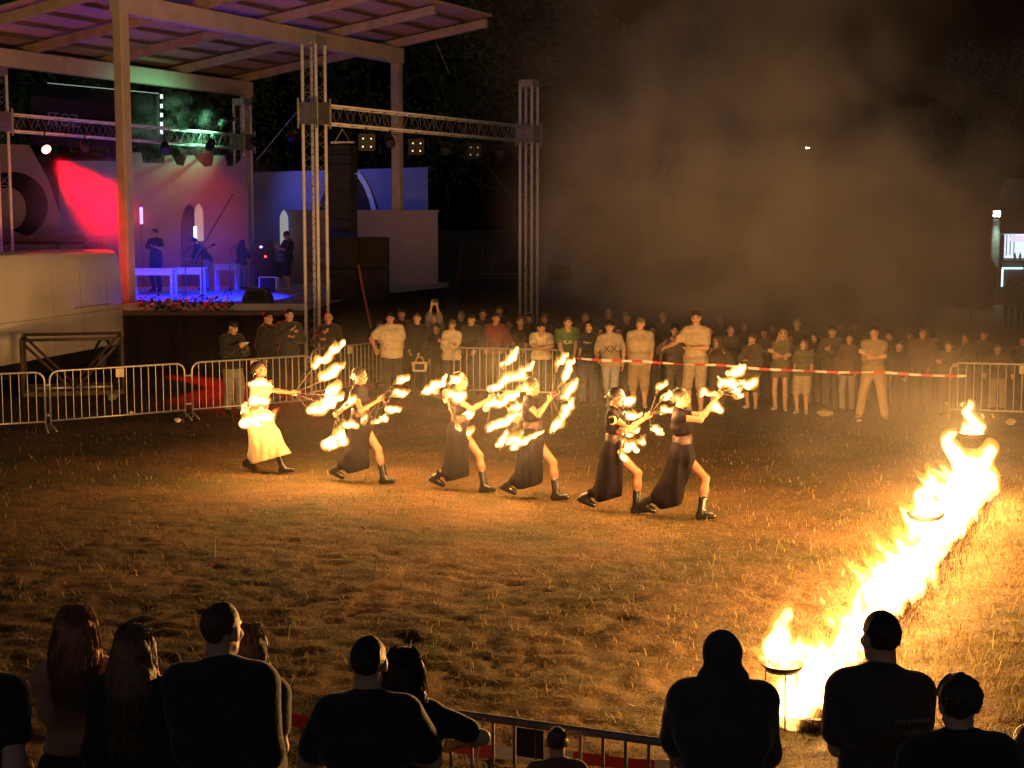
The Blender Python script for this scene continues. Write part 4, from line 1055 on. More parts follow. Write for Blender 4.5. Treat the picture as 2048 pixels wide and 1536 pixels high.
def hair_prims(style):
    A = lambda *a: np.array(a, float); cap = ('e', A(0, .018, .036), A(.085, .103, .094))
    cuts = []; subs = []; noise = (0.003, 60, 3)
    nrm = np.array([0, .56, .83])
    if style in ('crop', 'fade'):
        if style == 'fade': cap = ('e', A(0, .014, .036), A(.079, .100, .093))
        return [cap], [((0, -.083, .055), nrm)], subs, noise, .02
    if style == 'curly':
        return [('e', A(0, .018, .045), A(.092, .108, .098))], [((0, -.088, .050), nrm)], subs, (0.010, 75, 5), .02
    if style == 'swept':
        return [cap, (A(-.03, -.07, .10), A(.03, -.075, .105), .028, .03), (A(-.05, .0, .11), A(.05, -.0, .11), .03, .03)], [((0, -.098, .058), nrm)], subs, (0.006, 50, 6), .03
    if style == 'bun':
        return [cap, (A(0, .105, .0), A(0, .125, -.01), .034, .034), (A(0, .09, -.03), A(0, .10, -.05), .03, .02)], [((0, -.084, .055), nrm)], subs, noise, .02
    if style in ('long', 'longer'):
        z = -.30 if style == 'long' else -.42
        pr = [cap, (A(0, .05, .0), A(0, .085, -.17), .095, .095), (A(-.065, .07, -.10), A(-.085, .09, z), .062, .034), (A(.065, .07, -.10), A(.085, .09, z), .062, .034), (A(0, .095, -.12), A(0, .115, z - .03), .06, .04),
              (A(-.072, .0, .02), A(-.098, .01, -.17), .026, .030), (A(.072, .0, .02), A(.098, .01, -.17), .026, .030), (A(-.098, .01, -.17), A(-.11, .0, z + .02), .03, .016), (A(.098, .01, -.17), A(.11, .0, z + .02), .03, .016)]
        return pr, [], [('e', A(0, -.075, -.02), A(.060, .10, .085))], (0.005, 60, 7, (1.6, 1.6, 0.25)), .03
    if style == 'cap':
        return [('e', A(0, .008, .052), A(.088, .105, .085)), (A(-.035, -.10, .060), A(.035, -.10, .060), .012, .012), (A(-.045, -.09, .062), A(-.03, -.155, .048), .009, .008), (A(.045, -.09, .062), A(.03, -.155, .048), .009, .008), (A(0, -.09, .064), A(0, -.165, .05), .012, .009)], [((0, 0, .036), (0, .12, .99))], subs, None, .03
    if style == 'cap_back':
        return [('e', A(0, .012, .050), A(.087, .104, .085)), (A(-.035, .10, .035), A(.035, .10, .035), .012, .012), (A(-.03, .10, .03), A(-.025, .165, .005), .009, .008), (A(.03, .10, .03), A(.025, .165, .005), .009, .008)], [((0, 0, .030), (0, .0, 1))], subs, None, .03
    if style == 'hood':
        return [('e', A(0, .022, .022), A(.108, .122, .125)), (A(-.06, .05, -.12), A(.06, .05, -.12), .085, .085), (A(-.07, -.03, -.14), A(.07, -.03, -.14), .05, .05)], [], [('e', A(0, -.10, -.005), A(.068, .13, .098))], (0.004, 25, 2), .04
    return None

ALL = []
def person(label, loc, h, yaw, sex='m', fat=1.0, top=None, bot=None, shoe='dark_shoe', hair=('crop', (0.03, 0.02, 0.015)), pose=None, sk=0, vox=0.022, group=None, dress=None, headscale=1.0, strands=0, hands=('relax', 'relax'), emblem=None):
    pose = pose or {}; k = h / 1.75; f = sex == 'f'; A = lambda *a: np.array(a, float)
    pel = A(*pose.get('pel', (0, 0, 0))); p0 = A(0, 0, .95) + pel
    R = rot('X', pose.get('lean', 0.0)) @ rot('Y', pose.get('side', 0.0)) @ rot('Z', pose.get('twist', 0.0))
    T = lambda x, y, z: p0 + R @ A(x, y, z - .95)
    sw = .146 if f else .168; sw *= 0.5 + 0.5 * fat
    cr = (.102 if f else .118) * fat; br = (.088 if f else .103) * fat; hr = (.118 if f else .112) * (0.6 + 0.4 * fat)
    tor = [(p0 + A(-.08, 0, -.01), p0 + A(.08, 0, -.01), hr, hr), (T(-.055, -.012 - .06 * (fat - 1), 1.08), T(.055, -.012 - .06 * (fat - 1), 1.08), br, br), (T(-.085 * fat, 0, 1.27), T(.085 * fat, 0, 1.27), cr, cr),
           (T(-.12, .008, 1.375), T(.12, .008, 1.375), .070, .070), (T(0, .025, 1.46), T(-sw * .85, .005, 1.415), .056, .052), (T(0, .025, 1.46), T(sw * .85, .005, 1.415), .056, .052)]
    if f: tor += [(T(-.065, -.075, 1.265), T(-.06, -.08, 1.26), .052, .052), (T(.065, -.075, 1.265), T(.06, -.08, 1.26), .052, .052)]
    hs = headscale
    hc = T(0, -.022, 1.545) + R @ A(*pose.get('hoff', (0, 0, 0)))
    Rh = rot('X', pose.get('lean', 0) * 0.35) @ rot('Z', pose.get('hyaw', 0.0)) @ rot('X', pose.get('hpitch', 0.0)) @ rot('Y', pose.get('hroll', 0.0))
    hc = hc + Rh @ A(0, 0, .088) * hs
    nk = [(T(0, .018, 1.40), hc + Rh @ A(0, .024, -.10) * hs, .056 if not f else .048, .050 if not f else .044)]
    S = {-1: T(-sw, .005, 1.405), 1: T(sw, .005, 1.405)}
    arms = {}
    for sd, nm in ((-1, 'R'), (1, 'L')):
        t = pose.get(nm + 'H')
        t = A(*t) if t is not None else S[sd] + A(sd * .03, -.03, -.525)
        pl = pose.get(nm + 'E', (sd * .45, .75, -.35))
        e, t = ik(S[sd], t, .285, .255, pl)
        arms[sd] = (S[sd], e, t)
    la = .050 if not f else .043
    la *= 0.7 + 0.3 * fat
    limb = []
    for sd in (-1, 1):
        s_, e, t = arms[sd]
        limb += [(s_, e, la + .006, la - .008), (e, e + (t - e) * .35, la - .008, la - .008), (e + (t - e) * .35, t, la - .008, .027)]
    legs = {}
    for sd, nm in ((-1, 'R'), (1, 'L')):
        hp = p0 + A(sd * .092, 0, -.05)
        t = A(*pose.get(nm + 'F', (sd * .11, .02 if sd < 0 else -.02, .085)))
        kn, t = ik(hp, t, .415, .42, pose.get(nm + 'K', (sd * .15, -1, 0)))
        legs[sd] = (hp, kn, t)
        w = (1.0 if not f else .96) * (0.65 + 0.35 * fat)
        limb += [(hp, kn, .084 * w, .056 * w), (kn, kn + (t - kn) * .35, .054 * w, .058 * w), (kn + (t - kn) * .35, t, .058 * w, .038)]
    vb = vox / k
    V, Q = netmesh(tor + nk + limb, vb, .03)
    Vs, Qs, mi = [V], [Q], [np.zeros(len(Q), int)]; nv = len(V)
    hv, hq, hm = head_mesh(sex, 0.0055 if vox < .015 else .0085)
    v2 = hc + (hv * hs) @ Rh.T; Vs.append(v2); Qs.append(hq + nv); mi.append(hm); nv += len(v2)
    for sd, st in ((-1, hands[0]), (1, hands[1])):
        s_, e, t = arms[sd]; x = (t - e) / np.linalg.norm(t - e)
        if pose.get(('R' if sd < 0 else 'L') + 'D') is not None: x = A(*pose[('R' if sd < 0 else 'L') + 'D']); x /= np.linalg.norm(x)
        th = A(*pose.get(('R' if sd < 0 else 'L') + 'T', (0, -1, .25)))
        y = th - x * (th @ x); y /= np.linalg.norm(y) + 1e-9; z = np.cross(x, y)
        M = np.stack([x, y, z], 1)
        gv, gq = hand_mesh(st, 0.0045 if vox < .015 else .0065)
        gv = gv.copy(); q_ = gq
        if sd > 0: gv[:, 2] *= -1; q_ = gq[:, ::-1]
        hsz = (0.93 if f else 1.0)
        v2 = t + x * .018 + (gv * hsz) @ M.T; Vs.append(v2); Qs.append(q_ + nv); mi.append(np.zeros(len(q_), int)); nv += len(v2)
    V = np.concatenate(Vs) * k
    body = mesh_np('person', V, np.concatenate(Qs), [skin(sk), M_eye, M_lip, M_sclera], np.concatenate(mi))
    body.location = loc; body.rotation_euler = (0, 0, yaw)
    tag(body, label, 'person', group)
    def part(nm, prims, m, kk=.03, vx=None, **q):
        v, fq_ = netmesh(prims, (vx or vb), kk, **q)
        return mesh_np(nm, v * k, fq_, m, parent=body)
    seed = len(ALL)
    if top:
        m, sl, hem, loose = top[:4]
        inf = .014 + loose
        pr = [(a, b_, r1 + inf, r2 + inf) for a, b_, r1, r2 in tor]
        if hem < .95: pr.append((p0 + A(-.07, 0, -.06), p0 + A(.07, 0, -.06), hr + inf * 1.1, hr + inf * 1.1))
        for sd in (-1, 1):
            s_, e, t = arms[sd]
            if sl > 0:
                e1_ = s_ + (e - s_) * min(sl, 1); pr.append((s_, e1_, la + .010 + inf, la + .002 + inf))
            if sl > 1:
                t1 = e + (t - e) * (sl - 1); pr.append((e, t1, la + .001 + inf, .036 + inf * .8))
        zc = R @ A(0, 0, 1)
        part(top[4] if len(top) > 4 else ('shirt' if sl < 1.5 else 'jacket'), pr, m, .035, cuts=[(p0 + zc * (hem - .95), zc)] if hem >= .95 else [(A(0, 0, hem) + pel * A(0, 0, 1), A(0, 0, 1))], noise=((.005 if vox > .015 else .009) + loose * .12, 17 if vox > .015 else 13, seed))
    if bot:
        m, ln, loose = bot[:3]; inf = .010 + loose; w = (0.65 + 0.35 * fat)
        pr = [(p0 + A(-.08, 0, -.01), p0 + A(.08, 0, -.01), hr + .009, hr + .009)]
        if len(bot) > 3 and bot[3] == 'skirt':
            pr += [(p0 + A(-.07, 0, -.05), p0 + A(-.09, 0, -.95 + ln), hr + .01, .15), (p0 + A(.07, 0, -.05), p0 + A(.09, 0, -.95 + ln), hr + .01, .15)]
            part('skirt', pr, m, .03, cuts=[(p0 + A(0, 0, .09), (0, 0, -1)), (p0 + A(0, 0, -.95 + ln), (0, 0, 1))], noise=(.006, 20, seed))
        else:
            for sd in (-1, 1):
                hp, kn, t = legs[sd]
                if ln <= 1: pr.append((hp, hp + (kn - hp) * ln, .086 * w + inf, (.086 - .028 * ln) * w + inf))
                else: pr += [(hp, kn, .086 * w + inf, .058 * w + inf), (kn, kn + (t - kn) * (ln - 1), .057 * w + inf, .048 + inf)]
            part('shorts' if ln <= 1.15 else 'trousers', pr, m, .025, cuts=[(p0 + A(0, 0, .085), (0, 0, -1))], noise=(.004 + loose * .15, 22, seed + 3))
    if shoe:
        ms = MATS.get(shoe) or mat(shoe, (0.03, 0.028, 0.026), 0.5)
        boots = pose.get('boots', 0)
        for sd, nm in ((-1, 'R'), (1, 'L')):
            hp, kn, t = legs[sd]
            fd = A(*pose.get(nm + 'P', (sd * .25, -1, 0))); fd /= np.linalg.norm(fd)
            up = (kn - t) / np.linalg.norm(kn - t)
            dn = np.cross(fd, np.cross(fd, up)); dn /= np.linalg.norm(dn) + 1e-9
            sol = t + dn * .045
            pr = [(sol - fd * .045, sol + fd * .10, .038, .036), (sol + fd * .09, sol + fd * .15, .036, .028), (t - fd * .01, sol + fd * .06, .044, .034)]
            if boots: pr += [(t, t + up * boots, .050, .056), (sol + dn * .022 - fd * .05, sol + dn * .022 + fd * .15, .030, .030)]
            part('boot' if boots else 'shoe', pr, ms, .02, vx=min(vb, .014))
    if hair and hair[0]:
        hp_ = hair_prims(hair[0]); mh = mat('hair_%d_%d_%d' % tuple(int(c * 200) for c in hair[1]), hair[1], 0.55, var=0.3, scale=30, bump=0.3, bscale=60) if not isinstance(hair[1], bpy.types.Material) else hair[1]
        pr, cuts, subs, noise_, kk = hp_
        v, q_ = netmesh(pr, .006 if vox < .015 else .0095, kk, cuts=cuts, subs=subs, noise=noise_)
        v = (hc + (v * hs) @ Rh.T) * k
        fqs = [q_]
        if strands:
            rr = np.random.default_rng(seed); n_ = strands
            a_ = rr.uniform(-0.2 * math.pi, 1.2 * math.pi, n_); e_ = rr.uniform(0.1, 1.35, n_)
            st0 = np.stack([.091 * np.cos(a_) * np.cos(e_ * .8), .02 + .108 * np.sin(a_) * np.cos(e_ * .8), .038 + .099 * np.sin(e_)], 1)
            zt = -.30 - .12 * (hair[0] == 'longer') + rr.normal(size=n_) * .05
            px_ = []
            for t_ in np.linspace(0, 1, 7):
                wv = .010 * np.sin(t_ * 9 + rr.uniform(0, 6.28, n_)) * t_
                out = 1 + .62 * np.sin(t_ * 1.9)
                z_ = st0[:, 2] * (1 - t_) + zt * t_
                x_ = st0[:, 0] * (out - .45 * t_ * t_) + wv; y_ = st0[:, 1] * (1 - t_ * .2) * (1 + .1 * t_) + .085 * t_ + wv
                px_.append(np.stack([x_, y_, z_], 1))
            Pp = np.stack(px_, 1); wdt = (.0026 * (1 - np.linspace(0, 1, 7) * .7))[None, :, None]; sdv = rr.normal(size=(n_, 1, 3)); sdv /= np.linalg.norm(sdv, axis=2, keepdims=True)
            VV = np.stack([Pp - sdv * wdt, Pp + sdv * wdt], 2).reshape(-1, 3); VV = (hc + (VV * hs) @ Rh.T) * k
            base_ = len(v) + np.arange(n_)[:, None] * 14 + np.arange(6)[None] * 2
            sq = np.stack([base_, base_ + 1, base_ + 3, base_ + 2], -1).reshape(-1, 4)
            v = np.concatenate([v, VV]); fqs.append(sq)
        mesh_np({'cap': 'cap', 'cap_back': 'cap', 'hood': 'hood'}.get(hair[0], 'hair'), v, np.concatenate(fqs), mh, parent=body)
    if dress: dress(part, dict(p0=p0, T=T, R=R, legs=legs, arms=arms, A=A, tor=tor, hc=hc, Rh=Rh, k=k, body=body, la=la, hr=hr))
    if emblem:
        tx, sz, px_, pz_, mm = emblem
        q = T(px_, 0, pz_); yb = -(cr + .014 + top[3] + .012) if len(emblem) < 6 or not emblem[5] else (cr + .014 + top[3] + .012)
        q = q + R @ A(0, yb, 0)
        Mx = Matrix.Translation(Vector(q) * k) @ Matrix(R.tolist()).to_4x4() @ (Matrix.Rotation(math.pi, 4, 'Z') if yb > 0 else Matrix.Identity(4)) @ Matrix.Rotation(math.pi / 2, 4, 'X')
        lettering(tx, sz * k, Mx, mm, body, 0.004)
    ALL.append(body)
    return dict(body=body, arms=arms, k=k, hc=hc, T=T, R=R, legs=legs)
def wpt(pr, q):
    b_ = pr['body']; return Matrix.Translation(b_.location) @ Matrix.Rotation(b_.rotation_euler.z, 4, 'Z') @ (Vector(q) * pr['k'])
def to_local(w, loc, yaw, k):
    v = Matrix.Rotation(-yaw, 3, 'Z') @ (Vector(w) - Vector(loc)); return tuple(v / k)
# ------------------------------------------------------------------ the standing crowd
POSES = {
 'stand': {}, 'pocket': dict(RH=(-.21, -.09, .93), LH=(.21, -.09, .93), RE=(-.8, .5, 0), LE=(.8, .5, 0)),
 'crossed': dict(RH=(.10, -.20, 1.19), LH=(-.10, -.17, 1.24), RE=(-.7, .1, -.7), LE=(.7, .1, -.7), RT=(0, -.2, 1), LT=(0, -.2, 1)),
 'phone': dict(RH=(-.07, -.30, 1.27), LH=(.06, -.30, 1.25), RE=(-.6, .2, -.8), LE=(.6, .2, -.8), RT=(.4, -.2, 1), LT=(-.4, -.2, 1), hpitch=.3),
 'phoneup': dict(RH=(-.05, -.36, 1.42), LH=(.07, -.34, 1.40), RE=(-.6, .2, -.8), LE=(.6, .2, -.8), RT=(.4, -.2, 1), LT=(-.4, -.2, 1)),
 'rail': dict(lean=.16, RH=(-.20, -.40, 1.02), LH=(.20, -.40, 1.02), RE=(-.8, .3, -.2), LE=(.8, .3, -.2), RT=(.9, -.3, 0), LT=(-.9, -.3, 0)),
 'elbows': dict(lean=.55, pel=(0, .14, -.05), RH=(.02, -.47, 1.06), LH=(-.02, -.43, 1.08), RE=(-.9, -.2, -.2), LE=(.9, -.2, -.2), hpitch=-.15),
 'lean': dict(lean=.40, pel=(0, .10, -.02), RH=(-.10, -.44, .93), LH=(.12, -.44, .93), RE=(-.7, .2, -.2), LE=(.7, .2, -.2), hpitch=-.1),
 'hip': dict(LH=(.21, -.02, 1.03), LE=(1, .15, -.1), LD=(-.6, -.6, -.5)),
 'raise': dict(RH=(-.02, -.16, 1.93), LH=(.10, -.15, 1.93), RE=(-.9, -.2, -.1), LE=(.9, -.2, -.1), hpitch=-.15, RT=(.6, 0, .2), LT=(-.6, 0, .2)),
 'face': dict(RH=(-.05, -.16, 1.44), RE=(-.6, -.1, -.8), LH=(.0, -.22, 1.14), LE=(.7, .1, -.6)),
 'chest': dict(RH=(-.06, -.20, 1.32), RE=(-.7, .1, -.7), LH=(.04, -.22, 1.20), LE=(.7, .1, -.6)),
 'reach': dict(RH=(-.40, -.36, 1.16), RE=(-.5, .2, -.7), LH=(.02, -.26, 1.14), LE=(.7, .2, -.6)),
 'walk': dict(LF=(.06, -.17, .085), RF=(-.05, .20, .10), RH=(-.24, -.22, 1.02), LH=(.24, .05, .93)),
 'apart': dict(LF=(.24, -.03, .085), RF=(-.24, .02, .085), RH=(.10, -.20, 1.19), LH=(-.10, -.17, 1.24), RE=(-.7, .1, -.7), LE=(.7, .1, -.7), RT=(0, -.2, 1), LT=(0, -.2, 1)),
 'spread': dict(lean=.28, RH=(-.36, -.36, 1.02), LH=(.36, -.36, 1.02), RE=(-.8, .2, .2), LE=(.8, .2, .2), RT=(.9, -.3, 0), LT=(-.9, -.3, 0)),
 'bag': dict(RH=(-.18, -.16, .98), LH=(.05, -.24, .92), LE=(.7, .4, -.2)),
 'bend': dict(lean=.75, pel=(0, .12, 0), RH=(-.12, -.52, .95), LH=(.16, -.48, .9), hpitch=-.1),
}
C = {'navy': cloth('navy_knit', (.022, .024, .04)), 'black': cloth('black_cotton', (.028, .026, .028)), 'charcoal': cloth('charcoal_cotton', (.05, .048, .05)), 'cream': cloth('cream_cotton', (.66, .57, .40)),
     'beige': cloth('beige_cotton', (.46, .37, .26)), 'white': cloth('white_cotton', (.66, .60, .52)), 'khaki': cloth('khaki_cotton', (.30, .23, .14)), 'green': cloth('green_cotton', (.10, .17, .085)), 'maroon': cloth('maroon_nylon', (.16, .035, .04), rough=.6),
     'greyjog': cloth('grey_jersey', (.27, .26, .24)), 'denim': cloth('dark_denim', (.05, .06, .09)), 'paledenim': cloth('pale_denim', (.30, .32, .36)), 'tan': cloth('tan_twill', (.40, .29, .17)), 'brown': cloth('brown_cloth', (.12, .08, .055)),
     'olive': cloth('olive_cotton', (.13, .12, .075)), 'grey': cloth('grey_cotton', (.20, .185, .17)), 'mid': cloth('smoky_cotton', (.10, .085, .075)), 'stone': cloth('stone_cotton', (.36, .30, .22))}
MATS['pale_shoe'] = mat('pale_shoe_', (.5, .46, .42), .6)
DK, BR, BL_, GR = (.018, .013, .010), (.07, .04, .022), (.26, .17, .08), (.16, .14, .12)
LET = mat('white_print', (.75, .68, .55), .7)
def crowd(px, top, s, label, sex='m', tp=None, bt=None, hair=('crop', DK), pose='stand', corr=1.0, yaw=None, z=0.0, grp='spectators in the standing crowd', h=None, **kw):
    g = foot_of(px, s, z); zt = P(px, top, g.y).z - z
    h = h or zt * corr
    po = dict(POSES[pose]) if isinstance(pose, str) else dict(pose)
    for q in list(kw):
        if q in ('hyaw', 'hpitch', 'hroll', 'side', 'lean', 'boots'): po[q] = kw.pop(q)
    rj = random.Random(int(px) * 7 + int(top))
    po.setdefault('side', rj.uniform(-.06, .06)); po.setdefault('twist', rj.uniform(-.15, .15)); po.setdefault('hroll', rj.uniform(-.12, .12)); po['hyaw'] = po.get('hyaw', 0) + rj.uniform(-.3, .3)
    if yaw is None:
        dx, dy = 0.3 - g.x, 19.0 - g.y; yaw = math.atan2(dx, -dy)
    else: yaw = math.radians(yaw)
    kid = 1.0 if h > 1.52 else 1.0 + (1.52 - h) * .45
    kw.setdefault('headscale', kid)
    return person(label, (g.x, g.y, z), h, yaw, sex, 1.0 if 'fat' not in kw else kw.pop('fat'), tp, bt, pose=po, hair=hair, group=grp, **kw)
T_ = lambda c, sl=.58, hem=.86, loose=.006: (C[c], sl, hem, loose)
J_ = lambda c, hem=.84, loose=.018: (C[c], 2, hem, loose)
B_ = lambda c, ln=1.92, loose=.008: (C[c], ln, loose)

# left of the dancers, in front of the stage
pA = crowd(466, 642, 106, 'person in black zip hoodie and grey joggers looking down at a phone', tp=J_('black'), bt=B_('greyjog', 1.9, .02), hair=('cap_back', DK), pose='phone', yaw=42, hyaw=.2, hpitch=.35)
crowd(538, 624, 100, 'person in dark jacket facing right with red light on the back of the head', tp=J_('black'), bt=B_('black'), pose='stand', yaw=62, sk=1)
crowd(578, 618, 98, 'person in dark jacket with a small chest emblem beside the tall tower', tp=J_('charcoal'), bt=B_('black'), pose='chest', yaw=30, hyaw=.2, sk=2, emblem=('W', .09, .09, 1.32, LET))
crowd(660, 625, 98, 'bald person in black with glasses and one hand at the chest', tp=J_('black'), bt=B_('black'), hair=(None, None), pose='chest', yaw=-12, sk=1)
# the corner by the barriers
crowd(784, 626, 97, 'heavy person in cream polo shirt with a hand on the barrier', tp=T_('cream', .62, .80, .02), bt=B_('charcoal', 1.9, .02), hair=('fade', DK), pose=dict(RH=(-.36, -.24, 1.04), RE=(-.9, .3, -.1), RT=(.9, -.3, 0), hyaw=-.2), yaw=8, fat=1.32, sk=0)
crowd(806, 618, 92, 'person with face lit red standing behind the cream polo shirt', tp=T_('brown'), bt=B_('black'), hair=('fade', DK), yaw=10, sk=1)
pBag = crowd(834, 626, 96, 'person in black sweater holding a small pale bag', tp=J_('black', .84, .01), bt=B_('black'), hair=('fade', BR), pose='bag', yaw=5, sk=2)
pUp = crowd(868, 626, 93, 'person in grey long shirt raising a phone with both arms', sex='f', tp=(C['grey'], 1.3, .62, .02), bt=B_('charcoal'), hair=('bun', BR), pose='raise', yaw=-5)
crowd(903, 640, 97, 'short person in beige jacket with arms crossed behind the barrier end', sex='f', tp=J_('cream', .84, .022), bt=B_('charcoal'), hair=('cap', (.14, .12, .1)), pose='crossed', yaw=-22, hyaw=.1)
crowd(946, 632, 96, 'person in dark sweater wearing a black cap by the barrier', tp=J_('black'), bt=B_('black'), hair=('cap', DK), pose='rail', yaw=-15, corr=1.03, hyaw=-.2)
pTrk = crowd(990, 629, 95.5, 'person in maroon track jacket with pale sleeve stripes', tp=(C['maroon'], 2, .86, .012), bt=B_('black'), hair=('fade', DK), pose='rail', yaw=0, corr=1.03, sk=1)
crowd(998, 612, 88, 'tall person with head showing above the maroon track jacket', tp=T_('black'), bt=B_('black'), hair=('crop', DK), yaw=-5, sk=1)
crowd(1040, 644, 94, 'person in dark top leaning low on the barrier', tp=T_('black', 1.2), bt=B_('black'), hair=('swept', BR), pose='lean', yaw=-5, corr=1.16, h=1.68)
crowd(1082, 656, 98.5, 'person in white T-shirt and dark cap folded over the barrier on both elbows', tp=T_('cream', .65, .86, .014), bt=B_('denim'), hair=('cap', DK), pose='elbows', yaw=0, h=1.72)
crowd(1090, 628, 92, 'person with reddish face standing behind the leaning cap wearer', tp=T_('charcoal'), bt=B_('black'), hair=('swept', BR), yaw=0, sk=1)
crowd(1134, 632, 100, 'person in green T-shirt with big pale letters leaning forward', tp=T_('green', .62, .84, .012), bt=B_('denim'), hair=('swept', DK), pose='lean', yaw=0, h=1.80, sk=0, emblem=('MUKZ', .12, 0, 1.28, LET))
crowd(1176, 642, 102, 'long-haired person in black T-shirt with a hand on the hip', sex='f', tp=T_('navy', .62, .86, .006), bt=B_('denim'), hair=('long', DK), pose='hip', yaw=-8, emblem=('Nevo', .075, 0, 1.31, LET))
crowd(1170, 624, 93, 'person mostly hidden behind the long-haired one in black', tp=T_('brown'), bt=B_('black'), hair=('crop', BR), yaw=-5, sk=1)
crowd(1221, 642, 104, 'person in backward cap and pale printed T-shirt stepping forward in torn jeans', tp=(C['stone'], .7, .84, .012), bt=B_('paledenim', 1.45, .006), hair=('cap_back', DK), pose='walk', yaw=-10, shoe='pale_shoe', emblem=('XX', .2, 0, 1.2, mat('dark_print', (.06, .05, .045), .8)))
crowd(1218, 616, 90, 'faint person far back above the backward cap', tp=T_('olive'), bt=B_('black'), hair=('fade', GR), yaw=-5)
crowd(1252, 624, 96, 'person in cap and dark vest between two pale shirts', tp=T_('mid'), bt=B_('mid'), hair=('cap', GR), yaw=-8)
crowd(1278, 636, 103.5, 'stocky person in beige polo, cap and long khaki shorts', tp=T_('beige', .66, .82, .014), bt=(C['khaki'], 1.25, .03), hair=('cap', (.2, .15, .1)), pose='stand', yaw=-12, fat=1.15, shoe='pale_shoe')
crowd(1326, 622, 94, 'dim tall person behind the one holding a lit phone', tp=T_('olive'), bt=B_('mid'), hair=('crop', GR), yaw=-12)
pPh = crowd(1352, 650, 104, 'person in dark hoodie lifting a phone beside the tall one', tp=J_('mid', .84, .016), bt=B_('mid'), hair=('swept', DK), pose=dict(POSES['phoneup'], RH=(-.22, -.34, 1.36)), yaw=-18)
crowd(1390, 623, 106.5, 'tall person in beige T-shirt and pale shorts reaching an arm down', tp=T_('beige', .64, .86, .012), bt=(C['stone'], 1.05, .02), hair=('fade', BR), pose='reach', yaw=-24, shoe='pale_shoe', hyaw=.3)
crowd(1434, 676, 104, 'small child in dark hood with hands at the shoulders', tp=J_('mid', .86, .014), bt=B_('mid'), hair=('hood', C['mid']), pose=dict(RH=(-.2, -.16, 1.36), LH=(.2, -.16, 1.36), RE=(-.6, .1, -.9), LE=(.6, .1, -.9)), yaw=-15)
crowd(1458, 650, 101, 'person in dark shirt behind the hooded child', tp=T_('mid', 1.2), bt=B_('mid'), hair=('fade', GR), yaw=-15)
crowd(1488, 645, 96, 'dim person with arm over a neighbour at the back', tp=T_('olive'), bt=B_('mid'), hair=('crop', GR), yaw=-15)
pHl = crowd(1503, 668, 104, 'person holding both hands up by the face with a pale sleeve', sex='f', tp=J_('mid'), bt=(C['olive'], 1.1, .02), hair=('bun', BR), pose='face', yaw=-30, hyaw=-.5, shoe='pale_shoe')
crowd(1560, 657, 105, 'blond long-haired person in shorts with arms crossed', sex='f', tp=T_('olive', .6, .92, .006), bt=(C['olive'], .32, .012), hair=('long', BL_), pose='crossed', yaw=-20, shoe='pale_shoe')
crowd(1594, 637, 98, 'tall dim person behind the two in short trousers', tp=T_('mid'), bt=B_('mid'), hair=('crop', GR), yaw=-18)
crowd(1603, 678, 107, 'long-haired child in grey T-shirt and drawstring shorts', sex='f', tp=T_('olive', .62, .90, .012), bt=(C['stone'], .95, .025), hair=('long', BR), pose='stand', yaw=-22, shoe='pale_shoe')
crowd(1662, 652, 104, 'person in dark hoodie with pale chest lettering and drawstrings', tp=J_('mid', .84, .02), bt=B_('mid'), hair=('fade', DK), pose='phone', yaw=-25, hpitch=.05, sk=1, emblem=('K2IN', .10, -.1, 1.26, LET))
crowd(1694, 667, 106, 'person in dark sweater and grey leggings next to the lettered hoodie', sex='f', tp=J_('brown', .82, .02), bt=B_('greyjog', 1.95, .002), hair=('bun', BR), pose='pocket', yaw=-22)
crowd(1744, 653, 109.5, 'person in khaki shirt and tan trousers with feet apart and arms crossed', tp=(C['khaki'], 1.1, .86, .012), bt=B_('tan', 1.95, .016), hair=('fade', DK), pose='apart', yaw=-20, hyaw=-.1, shoe='tan_shoe' if mat('tan_shoe', (.32, .2, .11), .6) else '')
pPk = crowd(1776, 663, 103, 'person holding a phone out behind the khaki shirt', tp=J_('charcoal'), bt=B_('tan'), hair=('swept', DK), pose='phoneup', yaw=-30, shoe='tan_shoe')
crowd(1796, 683, 105, 'short person in navy top with a bright face', tp=T_('navy', 1.4), bt=B_('black'), hair=('swept', DK), pose='stand', yaw=-35, hyaw=-.2, sk=2)
crowd(1842, 655, 104, 'person in dark open jacket standing alone in thick smoke', tp=J_('brown'), bt=B_('mid'), hair=('swept', BR), pose='pocket', yaw=-32, hyaw=.1, sk=1)
crowd(1894, 683, 108, 'short dim person lost in the smoke behind the farthest bowl', tp=J_('brown'), bt=B_('brown'), hair=('crop', BR), pose='crossed', yaw=-25)
crowd(1962, 660, 101, 'person with red-lit face behind the leaning pair', tp=J_('mid'), bt=B_('mid'), hair=('crop', DK), yaw=-30, sk=1)
crowd(1994, 696, 105, 'person leaning on the barrier with elbows spread wide', tp=J_('brown'), bt=B_('tan'), hair=('crop', BR), pose='spread', yaw=-20, corr=1.08)
crowd(2040, 672, 101, 'dim person at the frame edge behind the far barrier', tp=J_('mid'), bt=B_('black'), hair=('crop', DK), yaw=-25)
crowd(1640, 668, 97, 'person half hidden at the back beside the lettered hoodie', tp=J_('mid'), bt=B_('mid'), hair=('crop', DK), yaw=-20, sk=1)
crowd(1060, 628, 89, 'dim person far back between two red-lit faces', tp=T_('black'), bt=B_('black'), hair=('crop', DK), yaw=0)
crowd(920, 622, 89, 'dim person far back above the beige jacket', tp=T_('black'), bt=B_('black'), hair=('crop', GR), yaw=0)
crowd(966, 618, 90, 'dim person far back beside the black cap', tp=T_('black'), bt=B_('black'), hair=('swept', DK), yaw=0)
crowd(1708, 640, 96, 'person far back with a dark hat near the smoke', tp=J_('black'), bt=B_('black'), hair=('cap', DK), yaw=-20, sk=1)
